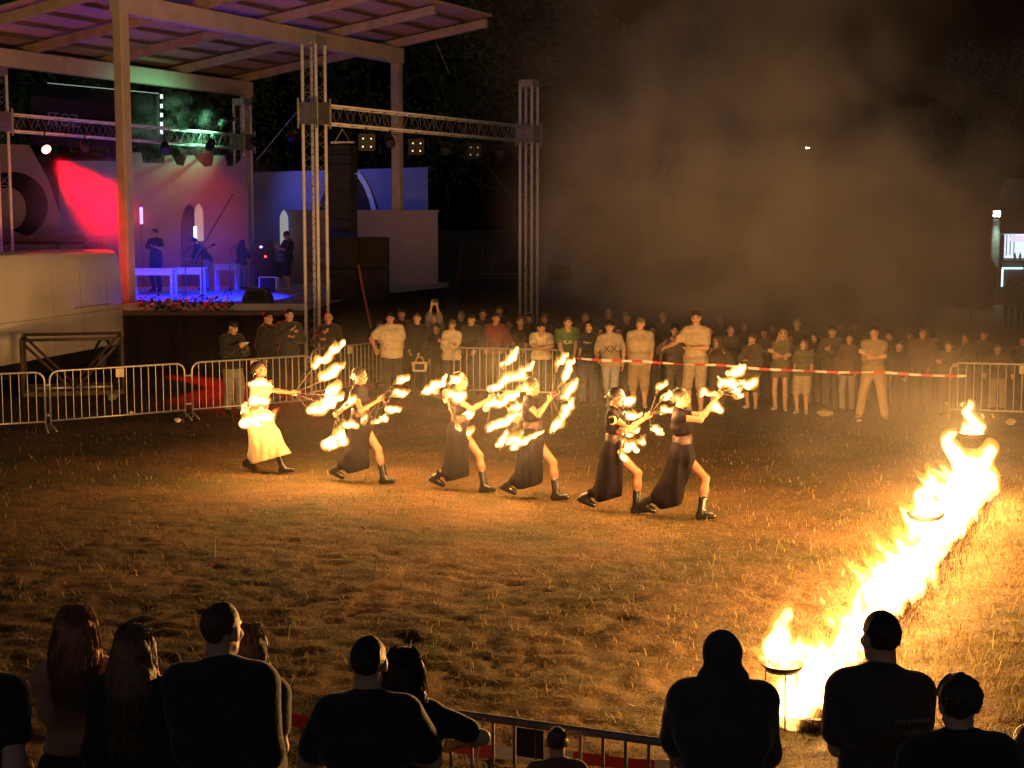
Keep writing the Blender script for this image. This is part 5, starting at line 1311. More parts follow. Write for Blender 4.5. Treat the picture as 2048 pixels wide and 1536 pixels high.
crowd(1440, 632, 93, 'faint person far back right of the tall beige T-shirt', tp=T_('olive'), bt=B_('mid'), hair=('crop', GR), yaw=-10)

for px, top, s, hr, tpc, lb in ((1016, 640, 92, ('crop', DK), 'black', 'dim spectator glimpsed right of the maroon jacket'), (1112, 652, 97, ('swept', DK), 'charcoal', 'dim spectator glimpsed left of the green T-shirt'), (1152, 654, 98, ('fade', BR), 'mid', 'dim spectator glimpsed right of the green T-shirt'),
        (1199, 656, 98, ('long', BR), 'black', 'dim long-haired spectator left of the backward cap'), (1302, 650, 98, ('crop', DK), 'mid', 'dim spectator glimpsed right of the beige polo'), (1418, 652, 99, ('swept', BR), 'brown', 'dim spectator just right of the tall beige T-shirt'),
        (1524, 656, 99, ('fade', DK), 'olive', 'dim spectator left of the blond long-haired one'), (1542, 648, 94, ('crop', GR), 'mid', 'faint spectator behind the blond long-haired one'), (1627, 664, 102, ('long', DK), 'black', 'dim long-haired spectator beside the child in drawstring shorts'),
        (1676, 642, 95, ('cap', DK), 'mid', 'faint capped spectator behind the lettered hoodie'), (1728, 668, 101, ('crop', DK), 'charcoal', 'dim spectator peering left of the khaki shirt'), (1818, 664, 100, ('swept', BR), 'mid', 'dim spectator left of the open jacket'),
        (1866, 668, 102, ('fade', DK), 'brown', 'dim spectator right of the open jacket'), (1926, 668, 102, ('long', BR), 'mid', 'dim long-haired spectator behind the far barrier end'), (876, 648, 95, ('crop', DK), 'black', 'dim spectator between the raised phone and the beige jacket'),
        (762, 642, 93, ('swept', BR), 'black', 'dim spectator left behind the cream polo shirt'), (1240, 650, 99, ('fade', DK), 'mid', 'dim spectator right of the backward cap'), (1580, 668, 101, ('crop', BR), 'olive', 'dim spectator between the two in short trousers')):
    rj = random.Random(px); crowd(px, top, s, lb, sex='f' if hr[0] == 'long' else 'm', tp=T_(tpc, rj.choice((.6, 1.2, 2))), bt=B_('mid' if px > 1200 else 'black'), hair=hr, pose=rj.choice(('stand', 'pocket', 'crossed', 'phone', 'chest', 'face')), sk=rj.randrange(3), yaw=-(px - 900) / 35)
# sleeve stripes of the track jacket are part of the jacket
for sd in (-1, 1):
    s_, e, t_ = pTrk['arms'][sd]; o_ = np.array([sd * .058, -.02, 0]); m = MB()
    m.tube([Vector(s_ + np.array([sd * .02, -.02, .062])) * pTrk['k'], Vector(s_ + o_ * 1.25) * pTrk['k'], Vector(e + o_ * 1.05) * pTrk['k'], Vector(t_ + o_ * .8) * pTrk['k']], .014, 6)
    m.build('sleeve_stripe', C['white'], pTrk['body'], False, True)

# things in their hands
def held_box(name, label, cat, pr, sd, size, m, off=(0, 0, 0), rx=0.9):
    s_, e, t_ = pr['arms'][sd]; d_ = (t_ - e) / np.linalg.norm(t_ - e)
    w_ = wpt(pr, tuple(t_ + d_ * .10 + np.array(off))); o = thing(name, label, cat, w_, pr['body'].rotation_euler.z)
    mm = MB(); mm.box((0, 0, 0), size, Matrix.Rotation(rx, 3, 'X'), .006); mm.build('body', m, o)
    return o
M_ph = mat('phone_case', (.03, .03, .035), .3)
ph = held_box('phone', 'pale phone held by the person in grey joggers', 'phone', pA, -1, (.15, .012, .08), mat('pale_case', (.7, .65, .55), .4), (.06, -.02, .03))
held_box('phone', 'phone held high above the grey long shirt', 'phone', pUp, -1, (.16, .012, .08), M_ph, (.06, -.02, .04), .2)
o = held_box('phone', 'phone lifted beside the tall beige T-shirt', 'phone', pPh, -1, (.08, .012, .15), M_ph, (0, -.02, .05), .3)
mm = MB(); mm.box((0, .009, 0), (.07, .004, .135), Matrix.Rotation(.3, 3, 'X')); mm.build('screen', emit('phone_screen', (.7, .8, 1.0), .8), o)
held_box('phone', 'phone held out behind the khaki shirt', 'phone', pPk, -1, (.15, .012, .08), M_ph, (.05, -.02, .04), .3)
s_, e, t_ = pBag['arms'][1]; w_ = wpt(pBag, tuple(t_ + np.array([0, -.03, -.26]))); o = thing('handbag', 'small pale bag with a dark panel hanging from a hand', 'bag', w_, pBag['body'].rotation_euler.z)
mm = MB(); mm.slab([(-.14, 0), (.14, 0), (.17, .2), (-.17, .2)], (0, .05, -.16), (1, 0, 0), (0, 0, 1), -.1); mm.build('body', C['cream'], o, False, False, None, .01)
mm = MB(); mm.box((0, -.056, -.05), (.19, .006, .12)); mm.build('panel', C['charcoal'], o)
mm = MB(); mm.tube([(-.09, 0, .04), (-.05, 0, .15), (.05, 0, .15), (.09, 0, .04)], .011, 8); mm.build('handle', C['cream'], o, False, True)

# musicians and helpers on the stage
def stage_person(px, top, foot, label, **kw):
    s = (foot - 445) / (3.58 - 1.6)
    return crowd(px, top, s, label, z=1.603, grp='people on the stage', **kw)
stage_person(577, 462, 580, 'person in dark shorts reading a phone beside the white pointed window piece', tp=T_('black', 1.2), bt=(C['black'], 1.0, .02), pose='phone', yaw=-55, hpitch=.5, shoe='pale_shoe')
stage_person(484, 480, 578, 'person in pale jeans and dark top standing at the tables', tp=J_('black'), bt=B_('paledenim', 1.95, .014), hair=('long', DK), pose='phone', yaw=150, sex='f')
stage_person(410, 484, 580, 'person in patterned trousers bending over the small table', tp=T_('black', 1.2), bt=B_('paledenim', 1.9, .03), pose='bend', yaw=-95, h=1.7)
stage_person(314, 458, 583, 'person in dark clothes playing behind the long table', tp=T_('black'), bt=B_('black'), pose=dict(RH=(-.25, -.30, 1.15), LH=(.2, -.32, 1.25), hyaw=-.3), yaw=-20)
crowd(798, 474, 60, 'dark figure standing before the wide grey castle block', z=1.603, tp=J_('black'), bt=B_('black'), pose='phone', yaw=-40, grp='people on the stage', h=1.66)
# two dim people by the kiosk
crowd(2016, 560, 59, 'dim person standing just left at the kiosk counter', tp=J_('black'), bt=B_('black'), yaw=150, grp='people by the kiosk')
crowd(2044, 556, 58, 'dim person beside the kiosk at the frame edge', tp=J_('black'), bt=B_('black'), yaw=190, grp='people by the kiosk', hair=('swept', DK))

# ------------------------------------------------------------------ nearest spectators, seen from behind
def near_person(px, ytop, s, label, yaw=180, **kw):
    d_ = D(px, ytop, s); k = dict(vox=.0125); k.update(kw)
    po = k.pop('pose', {}); po = dict(POSES[po]) if isinstance(po, str) else dict(po)
    for q in list(k):
        if q in ('hyaw', 'hpitch', 'hroll', 'side', 'lean'): po[q] = k.pop(q)
    h = k.pop('h', None) or d_.z * k.pop('corr', 1.0)
    k.pop('corr', 0)
    return person(label, (d_.x, d_.y + k.pop('dy', 0), k.pop('z', 0)), h, math.radians(yaw), pose=po, group='spectators nearest the camera with their backs turned', **k)
def back(px, ytop, s, label, sex='m', tp=None, bt=None, hair=None, **kw):
    return near_person(px, ytop, s, label, sex=sex, top=tp, bot=bt or B_('black'), hair=hair, **kw)
back(-62, 1225, 455, 'person in black T-shirt cut by the frame edge with one bare arm showing', tp=T_('black', .5), hair=('crop', DK), pose=dict(RH=(-.20, -.08, .99), RE=(-.2, .9, -.2)), yaw=175)
back(150, 1215, 415, 'person with long wavy reddish hair in a brown cropped top', sex='f', tp=(cloth('brown_knit', (.46, .28, .20)), 2, 1.04, .010), hair=('long', (.24, .11, .05)), strands=2600, pose=dict(RH=(.06, -.22, 1.08), LH=(-.06, -.24, 1.11), RE=(-.1, .8, -.6), LE=(.1, .8, -.6)), yaw=188)
back(266, 1253, 425, 'person with long straight hair in a black jacket', sex='f', tp=J_('black', .84, .02), hair=('longer', (.17, .10, .055)), strands=2000, pose=dict(RH=(-.19, -.14, .95), RE=(-.1, .9, -.3), LE=(.1, .9, -.3)), yaw=172)
back(441, 1212, 440, 'big close-cropped person in black sweatshirt, tallest on the left', tp=(C['black'], 2, .80, .014), hair=('fade', BR), fat=1.04, pose=dict(RH=(-.19, -.14, .98), LH=(.12, -.26, 1.06), RE=(-.1, .9, -.4), LE=(.1, .9, -.4), hyaw=-.35), yaw=178)
back(492, 1252, 420, 'long-haired person in black T-shirt partly behind the big one', sex='f', tp=T_('black', .62), hair=('long', (.20, .13, .07)), strands=1800, pose=dict(RH=(-.10, -.24, 1.08), RE=(-.25, .8, -.5)), yaw=182)
back(735, 1295, 450, 'person in black T-shirt with short cropped hair and ears showing', tp=(C['black'], .75, .80, .010), hair=('fade', DK), fat=1.0, pose=dict(RH=(-.10, -.26, 1.14), LH=(.10, -.26, 1.16), RE=(-.75, .1, -.7), LE=(.75, .1, -.7)), yaw=180, h=1.74)
back(806, 1300, 430, 'dark long-haired person close beside the cropped one at the barrier', sex='f', tp=T_('black', .7), hair=('long', DK), strands=1800, pose=dict(RH=(-.28, -.22, 1.18), RE=(-.9, .2, -.2)), yaw=180)
back(1114, 1458, 405, 'child with short hair whose head only rises into the frame', tp=T_('brown'), hair=('fade', BR), pose='stand', yaw=182)
back(1449, 1288, 440, 'person with cap and dark coat resting arms on the barrier', tp=(C['charcoal'], 2, .80, .022), hair=('hood', C['charcoal']), fat=1.0, pose=dict(lean=.20, pel=(0, .06, 0), LH=(.16, -.40, 1.02), RH=(-.08, -.36, 1.08), LE=(.5, .3, -.7), RE=(-.5, .3, -.7), LT=(-.9, -.2, 0)), yaw=178, h=1.74, headscale=.86)
back(1765, 1228, 440, 'person in black T-shirt with two faint text lines across the back', tp=(C['charcoal'], .72, .80, .012), hair=('fade', DK), fat=.96, pose=dict(RH=(.03, -.22, 1.17), LH=(-.03, -.19, 1.22), RE=(-.5, .2, -.8), LE=(.5, .2, -.8), RD=(.5, -.8, .2), LD=(-.5, -.8, .2), hyaw=.25), yaw=180)
back(1922, 1360, 480, 'person with curly hair and dark sweater in the near corner', tp=(C['black'], 2, .80, .02), hair=('curly', (.05, .035, .025)), fat=1.1, pose=dict(RH=(-.2, -.3, 1.1)), yaw=180)
back(2062, 1455, 470, 'child-sized spectator cut by the near frame corner', tp=J_('black'), hair=('crop', BR), yaw=180)
pT = ALL[-3]; q = Matrix.Translation(pT.location) @ Matrix.Rotation(pT.rotation_euler.z, 4, 'Z')
M_pr = mat('faint_print', (.16, .14, .13), .7)
for zz, w0, w1 in ((1.365, -.19, -.03), (1.315, -.155, -.06)):
    mm = MB(); n_ = 9
    for i in range(n_):
        x = w0 + (w1 - w0) * (i + .5) / n_; mm.box((x, .142, zz - .012 * i / n_), (abs(w1 - w0) / n_ * .72, .02, .022 if i % 2 else .018))
    mm.build('print_line', M_pr, pT)
# green bottle in the hand of the big one
bo = thing('bottle', 'green plastic bottle held at the side of the big spectator', 'bottle', D(500, 1500, 425)); mm = MB()
mm.lathe([(0.0, -.11), (.03, -.11), (.033, -.09), (.033, .03), (.028, .06), (.012, .1), (.012, .13), (0, .13)], (0, 0, 0), 16); mm.build('bottle', mat('green_plastic', (.10, .28, .08), .15, spec=.6), bo, False, True)
# ------------------------------------------------------------------ fire dancers
FIRE = (1.0, 0.47, 0.125)
M_fl = flame_mat('wick_flame', (1.0, 0.50, 0.15), 48)
M_fr = flame_mat('flame_edge', (1.0, 0.36, 0.05), 5.5)
M_rod = mat('fan_metal', (.04, .03, .022), .7, .2)
M_wick = mat('wick', (.03, .02, .012), .9)
M_dress = cloth('dark_dress', (.005, .003, .006), rough=.85, bump=.2, sheen=.0, spec=.12)
M_cream = cloth('cream_dress', (.36, .28, .17), rough=.8, bump=.2)
M_corset = mat('leather_corset', (.03, .014, .013), .5, var=.3, spec=.3)
M_boot = mat('boot_leather', (.012, .011, .011), .28, spec=.6); MATS['boot_leather'] = M_boot
def flame_streak(a, b_, r, seed, m=None, parent=None, name='flame', vox=None, fringe=True):
    rg = np.random.default_rng(seed); a, b_ = np.array(a, float), np.array(b_, float); d = b_ - a; L = np.linalg.norm(d) + 1e-6
    n_ = max(2, int(L / (r * 1.3)) + 1); pr = []
    sd = np.cross(d / L, rg.normal(size=3)); sd /= np.linalg.norm(sd) + 1e-9
    prev = None
    for i in range(n_ + 1):
        t = i / n_; p = a + d * t + sd * r * .5 * math.sin(t * 5 + rg.uniform(0, 6)) + rg.normal(size=3) * r * .25
        rr = r * (.62 + .5 * math.sin(math.pi * min(1, t * .9 + .08))) * rg.uniform(.55, 1.2)
        if prev is not None: pr.append((prev[0], p, prev[1], rr))
        prev = (p, rr)
    tip = prev[0] + (d / L) * r * .5 + np.array([0, 0, r * .5]); pr.append((prev[0], tip, prev[1] * .9, r * .4))
    for i in range(rg.integers(2, 6)):
        p = a + d * rg.uniform(.1, .95); q_ = p + np.array([rg.normal() * .5, rg.normal() * .3, 1.0]) * r * rg.uniform(.9, 2.1); pr.append((p, q_, r * rg.uniform(.25, .5), r * .07))
    vx = vox or max(.009, r * .2)
    v, q = netmesh([(p_, q_, a_ * .8, b2 * .8) for p_, q_, a_, b2 in pr], vx, r * .35, noise=(r * .28, 1.7 / r, seed))
    fl = mesh_np(name, v, q, m or M_fl, parent=parent, world=parent is not None)
    if fringe:
        v, q = netmesh([(p_ + np.array([0, 0, r * .15]), q_ + np.array([0, 0, r * .25]), a_ * 1.2 + r * .12, b2 * 1.2 + r * .12) for p_, q_, a_, b2 in pr], vx * 1.3, r * .5, noise=(r * .35, 1.2 / r, seed + 3))
        e = mesh_np('flame_edge', v, q, M_fr); e.parent = fl; e.matrix_parent_inverse = Matrix.Identity(4)
    return fl
def fan(label, hand, Yd, wicks, power, seed):
    """hand: world point; wicks: flames given by where each starts and ends in the photograph, at depth Yd"""
    t = thing('fire_fan', label, 'fire fan', hand, group='burning fans of the dancers')
    h = Vector(hand); m = MB(); cs = []
    for i, (x0, y0, x1, y1, r) in enumerate(wicks):
        dy = .10 * math.sin(i * 2.1 + seed); a, b_ = P(x0, y0, Yd + dy), P(x1, y1, Yd + dy * .6); rr = .86 * r / (F / Yd); b_ = b_ + (b_ - a) * .22
        m.tube([h, a], .005, 5)
        k = MB(); d = (a - h).normalized(); k.tube([a - d * .05, a + d * .04], .018, 8); k.build('wick', M_wick, t, True, True)
        flame_streak(a, b_, rr, seed * 10 + i, parent=t); cs.append((a + b_) / 2)
    mid = sum(cs, Vector()) / len(cs)
    v = (mid - h).normalized(); m.tube([h - v * .07, h + v * .10], .013, 8)
    pts = [h + (c - h) * .45 for c in cs]
    if len(pts) > 2: m.tube(pts, .003, 5)
    m.build('handle', M_rod, t, True, True)
    for o_ in (Vector((0, -.42, .02)), Vector((0, .36, .42))):
        lamp('flame_light', 'POINT', mid + o_, power / 2, FIRE, t, .08)
    return t
def dancer_dress(front, slit=True, mm=None, style=0):
    mm = mm or M_dress
    def fn(part, b):
        A, p0, T, legs, arms, tor, R, hr = b['A'], b['p0'], b['T'], b['legs'], b['arms'], b['tor'], b['R'], b['hr']
        bk = -front
        hp, kn, an = legs[bk]; hf, kf, af = legs[front]
        pr = [(a, c, r1 + .012, r2 + .012) for a, c, r1, r2 in tor]
        for sd in (-1, 1):
            s_, e, t = arms[sd]; fr = .75 if style == 'cream' else .28
            pr.append((s_, s_ + (e - s_) * fr, .062 if style != 'cream' else .075, .055 if style != 'cream' else .085))
        zc = R @ A(0, 0, 1)
        part('bodice', pr, mm, .03, cuts=[(p0 + zc * .06, zc)], noise=(.004, 20, 2))
        mid = (an + af) / 2
        low = A(*(kn * .45 + kf * .55)); low[2] = .30
        hem = .16
        pr = [(p0 + A(-.07, 0, .10), p0 + A(.07, 0, .10), .095, .095), (p0 + A(-.08, 0, -.02), p0 + A(.08, 0, -.02), hr + .014, hr + .014),
              (p0 + A(0, .03, -.05), kn, .13, .115), (hp, kn, .108, .085), (kn, an + (kn - an) * .30, .105, .066), (p0 + A(0, 0, -.1), A(mid[0], mid[1] + .06, .22), .13, .16), (kn, A(mid[0], mid[1], .25), .10, .13),
              (p0 + A(front * .05, -.02, -.06), hf + (kf - hf) * .12, .12, .10)]
        if style == 'cream': pr += [(p0 + A(.05, -.05, -.1), A(af[0], af[1], .22), .13, .15), (p0 + A(-.05, 0, -.1), A(mid[0], mid[1], .2), .14, .2)]
        subs = []
        if slit and style != 'cream':
            fw = A(front * .10, -.10, 0)
            subs = [(hf + (kf - hf) * .30 + fw * .5, kf + fw * .3, .092, .110), (kf + fw * .2, af + fw * .1, .105, .11), (kf + fw * 1.6, af + fw * 1.6, .14, .16), (hf + (kf - hf) * .42 + fw * 1.5, kf + fw * 1.8, .08, .14)]
        part('skirt', pr, mm, .09, subs=subs, cuts=[(A(0, 0, hem), (0, .28, .96)), (p0 + A(0, 0, .14), (0, 0, -1))], noise=(.024, 20, 4 + int(abs(kn[0]) * 90) % 7, (1.5, 1.5, .16)))
        wst = [(T(-.055, -.012, 1.07), T(.055, -.012, 1.07), .112, .112), (T(-.055, -.012, 1.13), T(.055, -.012, 1.13), .112, .112)]
        part('corset' if style != 'cream' else 'sash', wst, M_corset if style != 'cream' else cloth('plum_sash', (.16, .05, .06)), .03, cuts=[(T(0, 0, 1.03), zc), (T(0, 0, 1.17), -zc)], noise=(.002, 40, 5))
    return fn
def dancer(i, px, s, h, label, yaw, pelz, frontx, backx, RH, LH, head, dress, lean=.06, sk=3, hair=('bun', DK), front=1, RE=(-.6, .6, -.6), LE=(.6, .6, -.6), fdep=.28):
    g = foot_of(px, s); yw = math.radians(yaw); k = h / 1.75
    loc = Vector((g.x, g.y, 0)); Yd = g.y
    fpt = Vector((D(frontx, 900, s).x, Yd - fdep * .55, .085 * k)); bpt = Vector((D(backx, 900, s).x, Yd + fdep * .45, .15 * k))
    ft, bt_ = to_local(fpt, loc, yw, k), to_local(bpt, loc, yw, k)
    rh = to_local(P(RH[0], RH[1], Yd - RH[2]), loc, yw, k); lh = to_local(P(LH[0], LH[1], Yd - LH[2]), loc, yw, k)
    F_, B_k = ('L', 'R') if front == 1 else ('R', 'L')
    # the step: front sole flat, back heel lifted
    po = {F_ + 'F': ft, B_k + 'F': bt_, F_ + 'K': (0, -1, .1), B_k + 'K': (0, -1, 0), 'RH': rh, 'LH': lh, 'RE': RE, 'LE': LE, 'pel': (0, 0, pelz), 'lean': lean, 'hyaw': head[0], 'hpitch': head[1], 'boots': .17,
          F_ + 'P': (0, -1, .12), B_k + 'P': (0, -1, -.35), 'RT': (0, 0, 1), 'LT': (0, 0, 1)}
    return person(label, loc, h, yw, 'f', .96, None, None, 'boot_leather', hair, po, sk, .0125, 'fire dancers in a row', dress=dress, hands=('grip', 'grip')), Yd
def hand_w(pr, sd):
    s_, e, t = pr['arms'][sd]; d = (t - e) / np.linalg.norm(t - e); return wpt(pr, tuple(t + d * .085))
KW = 1.8
# 1 cream
pr, Yd = dancer(1, 520, 139.5, 1.66, 'dancer in long cream dress at the far end of the row', 74, -.06, 566, 492, (582, 786, .22), (500, 812, .25), (0.15, -.22), dancer_dress(1, False, M_cream, 'cream'), lean=.02, fdep=.15)
fan('fire fan held out by the dancer in cream', hand_w(pr, -1), Yd - .2, [(628, 733, 676, 696, 8), (642, 762, 676, 738, 10), (652, 790, 670, 778, 10), (640, 806, 668, 796, 11), (622, 824, 655, 812, 11)], 80 * KW, 1)
fan('fire fan wrapped across the body of the dancer in cream', hand_w(pr, 1), Yd - .30, [(501, 768, 528, 766, 8), (497, 806, 526, 803, 9), (484, 852, 500, 842, 12), (500, 844, 528, 836, 11), (520, 842, 542, 832, 9), (486, 828, 490, 818, 8)], 60 * KW, 2)
# 2
pr, Yd = dancer(2, 722, 144.5, 1.68, 'dancer in dark dress lifting the toe of the front boot', 70, -.10, 768, 666, (752, 803, .15), (672, 830, .30), (-.02, .0), dancer_dress(1), lean=-.03)
fan('fire fan of five small flames before the toe-lifting dancer', hand_w(pr, -1), Yd - .15, [(792, 764, 812, 757, 7), (788, 791, 810, 787, 8), (776, 824, 795, 820, 8), (748, 843, 768, 839, 8), (727, 846, 732, 838, 6)], 34 * KW, 3)
fan('fire fan held low behind the toe-lifting dancer', hand_w(pr, 1), Yd - .32, [(692, 812, 706, 806, 9), (684, 852, 706, 852, 7), (660, 892, 676, 874, 13), (676, 886, 684, 878, 11), (656, 900, 664, 888, 6)], 40 * KW, 4)
# 3
pr, Yd = dancer(3, 920, 149, 1.69, 'dancer in dark dress with a long flame behind the head', 72, -.11, 968, 868, (975, 800, .10), (892, 795, .25), (-.05, .0), dancer_dress(1), lean=-.02, LE=(.6, .6, .3))
fan('fire fan trailing one long flame over the shoulder of its dancer', hand_w(pr, 1), Yd - .12, [(845, 787, 878, 770, 8), (870, 778, 888, 765, 9), (897, 770, 914, 757, 10), (905, 795, 922, 793, 11), (918, 832, 940, 826, 10), (920, 880, 938, 870, 10), (914, 850, 924, 862, 5)], 50 * KW, 5)
fan('fire fan of long streaming flames between two dancers', hand_w(pr, -1), Yd - .25, [(982, 781, 1050, 742, 9), (1008, 732, 1030, 706, 9), (972, 814, 1022, 795, 9), (1036, 780, 1060, 772, 8), (972, 858, 1036, 834, 8), (1020, 820, 1036, 818, 8)], 50 * KW, 6)
# 4
pr, Yd = dancer(4, 1064, 153.5, 1.69, 'dancer in laced corset whose face is turned to the streaming flames', 74, -.12, 1112, 1012, (1096, 803, .20), (1038, 838, .25), (-.25, -.02), dancer_dress(1), lean=-.04)
fan('fire fan standing upright right of the corset dancer', hand_w(pr, -1), Yd - .15, [(1113, 737, 1130, 714, 7), (1124, 765, 1140, 730, 7), (1126, 797, 1146, 772, 8), (1122, 838, 1140, 810, 9), (1105, 862, 1122, 845, 9)], 46 * KW, 7)
fan('fire fan held low across the hips of the corset dancer', hand_w(pr, 1), Yd - .30, [(998, 892, 1008, 872, 8), (1012, 888, 1034, 876, 9), (1022, 894, 1050, 882, 8), (1050, 884, 1078, 868, 5)], 44 * KW, 8)
# 5
pr, Yd = dancer(5, 1226, 160.5, 1.68, 'dancer in dark dress with a small crescent on the shoulder', 72, -.15, 1272, 1170, (1288, 838, .15), (1248, 862, .28), (.05, .1), dancer_dress(1), lean=.02)
fan('fire fan with four spokes reaching right of the crescent dancer', hand_w(pr, -1), Yd - .15, [(1316, 779, 1332, 770, 7), (1325, 797, 1344, 793, 7), (1322, 824, 1338, 822, 8), (1303, 856, 1320, 866, 7)], 34 * KW, 9)
fan('fire fan burning close against the crescent dancer', hand_w(pr, 1), Yd - .36, [(1246, 808, 1266, 800, 9), (1250, 832, 1276, 832, 9), (1250, 870, 1268, 866, 8), (1278, 886, 1288, 880, 7), (1248, 890, 1268, 898, 9), (1240, 905, 1252, 915, 9)], 42 * KW, 10)
b_ = pr['body']; mm = MB(); pts = [Vector(pr['T'](-.19 - .0 , -.03, 1.36)) * pr['k'] + Vector((-.055, .05 * math.cos(a_), .05 * math.sin(a_))) for a_ in np.linspace(.6, 5.2, 10)]
mm.tube(pts, [.002, .008, .012, .014, .015, .015, .014, .012, .008, .002], 6); mm.build('crescent_ornament', mat('brass_ornament', (.75, .5, .25), .3, .8), b_, False, True)
# 6
pr, Yd = dancer(6, 1362, 164, 1.70, 'dancer in dark dress with both arms raised before the face', 72, -.13, 1402, 1292, (1424, 806, .18), (1432, 798, -.10), (-.05, -.05), dancer_dress(1), lean=-.05, RE=(-.3, .0, -1), LE=(.3, .2, -1))
fan('fire fan raised highest at the near end of the row', hand_w(pr, 1), Yd - .05, [(1458, 748, 1482, 740, 9), (1446, 774, 1458, 764, 12), (1462, 780, 1478, 770, 9), (1480, 772, 1506, 766, 8), (1470, 792, 1482, 792, 7)], 46 * KW, 11)
fan('fire fan of two flames beside the face of the nearest dancer', hand_w(pr, -1), Yd - .25, [(1400, 788, 1420, 786, 8), (1424, 812, 1440, 818, 9)], 26 * KW, 12)
# ------------------------------------------------------------------ burning line and fire bowls
M_tf = flame_mat('ground_flame', (1.0, 0.49, 0.13), 22)
M_te = flame_mat('ground_flame_edge', (1.0, 0.34, 0.04), 3.2)
M_bf = flame_mat('bowl_flame', (1.0, 0.5, 0.12), 24)
A0, B0 = G(1592, 1452), G(1962, 985)
ft = thing('fire_line', 'long line of burning straw running across the grass', 'fire', A0)
rg = np.random.default_rng(5); a, b_ = np.array(A0), np.array(B0); d = b_ - a; L = np.linalg.norm(d); u = d / L; sdv = np.array([u[1], -u[0], 0])
pr = []
N = 60
prev = None
for i in range(N + 1):                                                   # the burning bed
    t = i / N; big = .8 + .25 * math.sin(t * 17 + 1) + .45 * t
    p = a + d * t + sdv * rg.normal() * .05 + np.array([0, 0, .04]); r_ = rg.uniform(.05, .10) * big
    if prev is not None: pr.append((prev[0], p, prev[1], r_))
    prev = (p, r_)
N = 330
for i in range(N):                                                       # ragged tongues
    t = (i + rg.uniform(0, 1)) / N; big = .75 + .25 * math.sin(t * 17 + 1) + .25 * math.sin(t * 41) + .42 * t
    p = a + d * t + sdv * (rg.normal() * .10 - .02) + np.array([0, 0, .05]); n_ = rg.integers(3, 5); hgt = rg.uniform(.10, .40) ** 1.0 * big
    r0 = rg.uniform(.022, .060) * big; v_ = np.array([rg.normal() * .22 - .10, rg.normal() * .2, 1.0])
    for j in range(n_):
        v_ = v_ + np.array([rg.normal() * .45, rg.normal() * .3, 0]); q_ = p + v_ * hgt / n_; r1 = r0 * (.78 if j < n_ - 1 else .12) * rg.uniform(.75, 1.25)
        pr.append((p, q_, r0, r1)); p, r0 = q_, r1
yb = B0.y - .35                                                          # the two arms of flame round the last bowl
for arm in (((1928, 955, 20), (1922, 925, 17), (1908, 905, 13), (1897, 892, 11), (1893, 880, 9), (1902, 870, 5), (1912, 866, 2)), ((1958, 950, 22), (1968, 925, 15), (1976, 908, 12), (1984, 900, 9), (1978, 888, 3)),
            ((1946, 950, 24), (1944, 925, 14), (1946, 912, 3)), ((1935, 985, 26), (1950, 950, 26), (1975, 960, 20), (1988, 975, 8))):
    for (x0, y0, r0), (x1, y1, r1) in zip(arm[:-1], arm[1:]): pr.append((np.array(P(x0, y0, yb)), np.array(P(x1, y1, yb)), r0 * yb / F, r1 * yb / F))
v, q = netmesh(pr, .021, .045, noise=(.020, 17, 3, (1, 1, .6)))
fl = mesh_np('flames', v, q, M_tf, parent=ft, world=True)
v, q = netmesh([(p_ + np.array([0, 0, .02]), q_ + np.array([0, 0, .05]), a_ + .022, b2 + .022) for p_, q_, a_, b2 in pr], .030, .06, noise=(.022, 11, 6, (1, 1, .5)))
e = mesh_np('flame_edge', v, q, M_te); e.parent = fl; e.matrix_parent_inverse = Matrix.Identity(4)
for i in range(14):                                                      # loose licks above the line
    t = rg.uniform(.05, .95); p = a + d * t + sdv * rg.normal() * .1 + np.array([0, 0, rg.uniform(.45, .72)]); flame_streak(p, p + np.array([rg.normal() * .03, 0, .05]), rg.uniform(.012, .022), 300 + i, M_bf, ft, 'flame_lick', None, False)
# charred straw under and beside the flames
N = 5200; t = rg.uniform(-.01, 1.0, N); o_ = np.abs(rg.normal(size=N)) * .16 + .02; o_ *= np.where(rg.uniform(0, 1, N) < .72, 1, -1)
xy = a[None] + d[None] * t[:, None] + sdv[None] * o_[:, None]
so = blades('charred_straw', N, xy[:, 0], xy[:, 1], rg.uniform(.08, .24, N), rg.uniform(.004, .009, N), rg.uniform(.3, 1.3, N), np.array([.035, .018, .012]) * rg.uniform(.3, 1.6, (N, 1)))
so.parent = ft; so.matrix_parent_inverse = basis(ft).inverted()
m = MB()
for i in range(40):
    t_ = i / 39; p = Vector(a + d * t_); m.tube([p + Vector(sdv) * -.16, p + Vector(sdv) * .18 + Vector((0, 0, .03))], .05, 6)
m.build('ash_bed', mat('ash', (.05, .035, .03), .95), ft, True)
for i in range(9):
    t_ = (i + .5) / 9; lamp('flame_light', 'POINT', Vector(a + d * t_) + Vector((0, 0, .42)), 138 * (1 + .9 * t_), FIRE, ft, .16)
M_iron = mat('black_iron', (.03, .025, .022), .6, .5)
